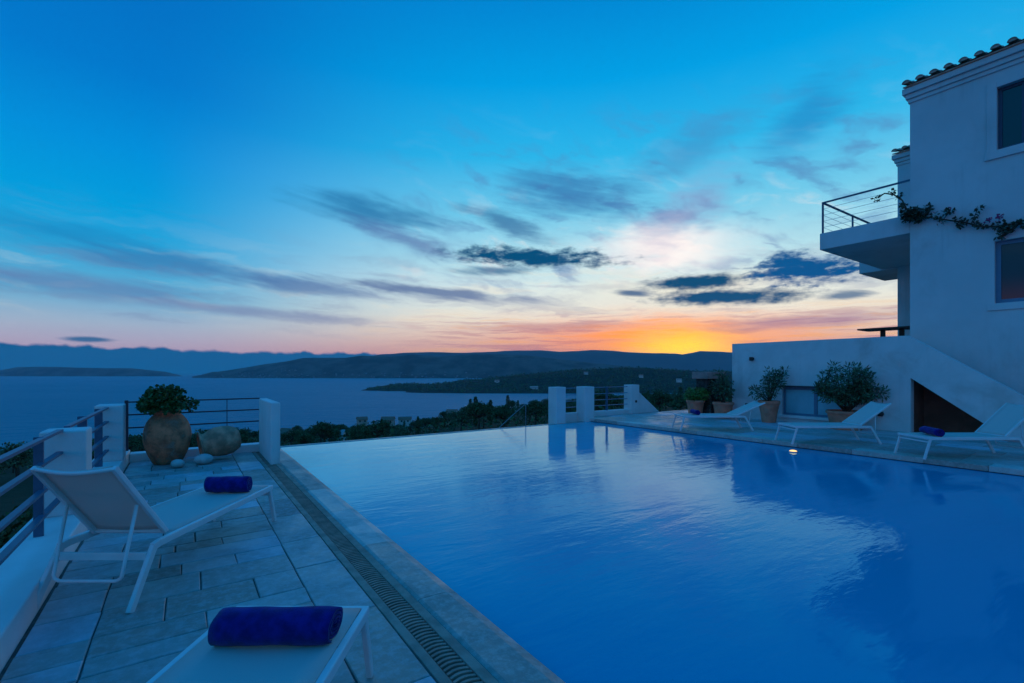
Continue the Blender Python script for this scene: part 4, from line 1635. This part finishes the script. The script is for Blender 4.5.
PH = {'pine': 'broad dark pine', 'olive': 'rounded grey green tree', 'cypress': 'slim dark cypress'}
n_t = 0
spots = []
tries = 0
while n_t < 296 and tries < 14000:
    tries += 1
    a = rn.uniform(-14, 62)
    r = 92 + 290 * rn.random() ** 1.15
    if a < 8 and r > 230:
        continue
    x, y = polar(a, r)
    if any((x - q[0]) ** 2 + (y - q[1]) ** 2 < (2.6 + r * .013) ** 2 for q in spots):
        continue
    gz = ground_z(a, r)
    if gz < -57:
        continue
    spots.append((x, y))
    kind = rn.choices(['pine', 'olive', 'cypress'], [.6, .32, .08])[0]
    add_tree(kind, a, r, rn.uniform(.45, 1.0), '%s %s' % (PH[kind], place_of(a)), '%ss %s' % (PH[kind], place_of(a)))
    n_t += 1

# scrub bank just under the terrace on the left, and the far woods: uncountable leaf masses
mb = MB()
rn = random.Random(55)
for _ in range(900):
    y = rn.uniform(-2, 16)
    x = -1.5 - rn.random() ** 1.2 * 9
    z = -.75 - (-x - 1.5) * .16 - max(0, y - 6) * .12 + rn.uniform(-.5, .25)
    clump_leaves(mb, (x, y, z), rn.uniform(.25, .5), 24, .13, .07, rn)
for _ in range(500):
    x = rn.uniform(-8, 9)
    y = rn.uniform(11.5, 22)
    z = -2.2 - (y - 11) * .12 + rn.uniform(-.7, .2)
    clump_leaves(mb, (x, y, z), rn.uniform(.3, .6), 20, .16, .09, rn)
tag(mb.build('scrub_bank', leaf_bank), 'dense green scrub growing just below the terrace edge', 'scrub', kind='stuff')
mb = MB()
for _ in range(3600):
    a = rn.uniform(-16, 75)
    r = 85 + 615 * rn.random() ** .8
    gz = ground_z(a, r)
    if gz < -59.5:
        continue
    x, y = polar(a, r)
    s = rn.uniform(1.2, 2.8)
    for q in range(22):
        d = rand_dir(rn)
        p = Vector((x, y, gz + s * .5)) + Vector((d.x * s, d.y * s, abs(d.z) * s * .9))
        mb.leaf(p, (d + rand_dir(rn) * .6), rand_dir(rn) + Vector((0, 0, .6)), s * .36, s * .22)
dg_ = bpy.context.evaluated_depsgraph_get()
hl = bpy.data.objects['headland']
vs = [hl.matrix_basis @ v.co for v in hl.data.vertices]
fs = [tuple(p.vertices) for p in hl.data.polygons]
for _ in range(5200):
    f = rn.choice(fs)
    u, v = rn.random(), rn.random()
    A_, B_, C_, D_ = (vs[k] for k in f)
    c = A_.lerp(B_, u).lerp(D_.lerp(C_, u), v)
    if c.z < -58.5:
        continue
    s = rn.uniform(2.2, 5.2)
    for q in range(7):
        d = rand_dir(rn)
        p = c + Vector((d.x * s, d.y * s, abs(d.z) * s * .8 + .3))
        mb.leaf(p, (d + rand_dir(rn) * .6), rand_dir(rn) + Vector((0, 0, .6)), s * 1.0, s * .7)
tag(mb.build('far_wood', leaf_far), 'dark scrub wood covering the hillside down to the shore', 'wood', kind='stuff')

# small houses among the trees
def far_house(a, r, z, w, d, h, roof, wallm, roofm, rot, label, gable=True):
    x, y = polar(a, r)
    t = thing('village_house', (x, y, z), label, 'house', 'small houses among the trees below')
    mb = MB()
    mb.box(x - w / 2, x + w / 2, y - d / 2, y + d / 2, z - 4, z + h)
    if gable:
        i = len(mb.v)
        mb.v += [(x - w / 2, y - d / 2, z + h), (x - w / 2, y + d / 2, z + h), (x - w / 2, y, z + h + roof - .05), (x + w / 2, y - d / 2, z + h), (x + w / 2, y + d / 2, z + h), (x + w / 2, y, z + h + roof - .05)]
        mb.f += [(i, i + 1, i + 2), (i + 3, i + 5, i + 4)]
    mb.build('wall', wallm, t)
    mb = MB()
    o = .35
    if gable:
        for s in (-1, 1):
            i = len(mb.v)
            for zz in (0, .16):
                mb.v += [(x - w / 2 - o, y, z + h + roof + zz), (x + w / 2 + o, y, z + h + roof + zz), (x + w / 2 + o, y + s * (d / 2 + o), z + h - .2 + zz), (x - w / 2 - o, y + s * (d / 2 + o), z + h - .2 + zz)]
            mb.f += [(i, i + 1, i + 2, i + 3), (i + 4, i + 5, i + 6, i + 7), (i, i + 1, i + 5, i + 4), (i + 1, i + 2, i + 6, i + 5), (i + 2, i + 3, i + 7, i + 6), (i + 3, i, i + 4, i + 7)]
    else:
        mb.box(x - w / 2 - o, x + w / 2 + o, y - d / 2 - o, y + d / 2 + o, z + h + .002, z + h + .3)
    mb.build('roof', roofm, t)
    for k in range(max(1, int(w / 3))):
        cx = x - w / 2 + (k + .5) * w / max(1, int(w / 3))
        MB().box(cx - .5, cx + .5, y - d / 2 - .03, y - d / 2 + .1, z + h * .35, z + h * .8).build('window', far_open, t)
    t.rotation_euler = (0, 0, R(rot))
    return t


def seen(px, py, dep):
    l = (px - 512) / 475
    return 34.5 + math.degrees(math.atan(l)), dep * math.hypot(1, l), 1.5 + (370 - py) / 475 * dep


for px, py, dep, w, d, h, roof, wm, rm, rot, gab, lab in [
    (287, 439, 150, 4, 4, 2.0, 1.3, far_pink, far_roof, -60, True, 'little pink gabled house just right of the terrace corner pillar'),
    (327, 438.5, 150, 11, 5, 1.4, 1.3, far_wall, far_roof_g, -35, True, 'wide low house with a grey roof beyond the left pool edge'),
    (362, 423, 300, 6, 5, 2.4, 1.4, far_pink, far_roof, -10, True, 'terracotta roofed house half hidden in trees near the shore'),
    (388, 423.5, 310, 8, 6, 2.6, 1.8, far_pink, far_roof, -30, True, 'long pinkish house with a red roof near the middle of the shore'),
    (425, 424.5, 300, 9, 6, 2.6, 1.5, far_wall, far_roof_g, -40, True, 'white house with a grey roof at the foot of the wooded rise'),
    (470, 409.5, 360, 7, 5, 2.6, 0, far_wall, far_wall, -35, False, 'flat white house high on the wooded rise, left of a similar one'),
    (478, 409.5, 375, 6, 5, 2.6, 0, far_pink, far_wall, -35, False, 'flat pinkish house high on the wooded rise'),
    (405, 423, 315, 8, 5, 2.6, 1.4, far_wall, far_roof, -25, True, 'white house with a red roof between the shore trees and the wooded rise'),
    (452, 415.5, 330, 7, 5, 2.8, 1.4, far_wall, far_roof, -45, True, 'white gabled house on the left shoulder of the wooded rise'),
    (515, 407, 390, 8, 5, 2.8, 0, far_wall, far_wall, -35, False, 'flat pale house on the wooded rise near the pool handrail'),
    (534, 389, 1300, 22, 16, 7, 0, far_wall, far_wall, -35, False, 'large white building alone on the dark headland'),
    (497, 382, 1420, 14, 10, 5, 3, far_wall, far_roof, -35, True, 'tiny pale house near the crest of the headland'),
    (586, 374, 1450, 13, 10, 5, 3, far_wall, far_roof, -45, True, 'tiny pale house below the ridge above the left pool pillar'),
    (679, 381, 1300, 13, 10, 6, 0, far_wall, far_wall, -45, False, 'small white house on the ridge left of the potted green plant'),
    (641, 377, 1400, 12, 10, 5, 3, far_wall, far_roof, -45, True, 'tiny pale house on the ridge above the buttressed pillar'),
]:
    a, r, z = seen(px, py, dep)
    far_house(a, r, z, w, d, h, roof, wm, rm, rot, lab, gab)
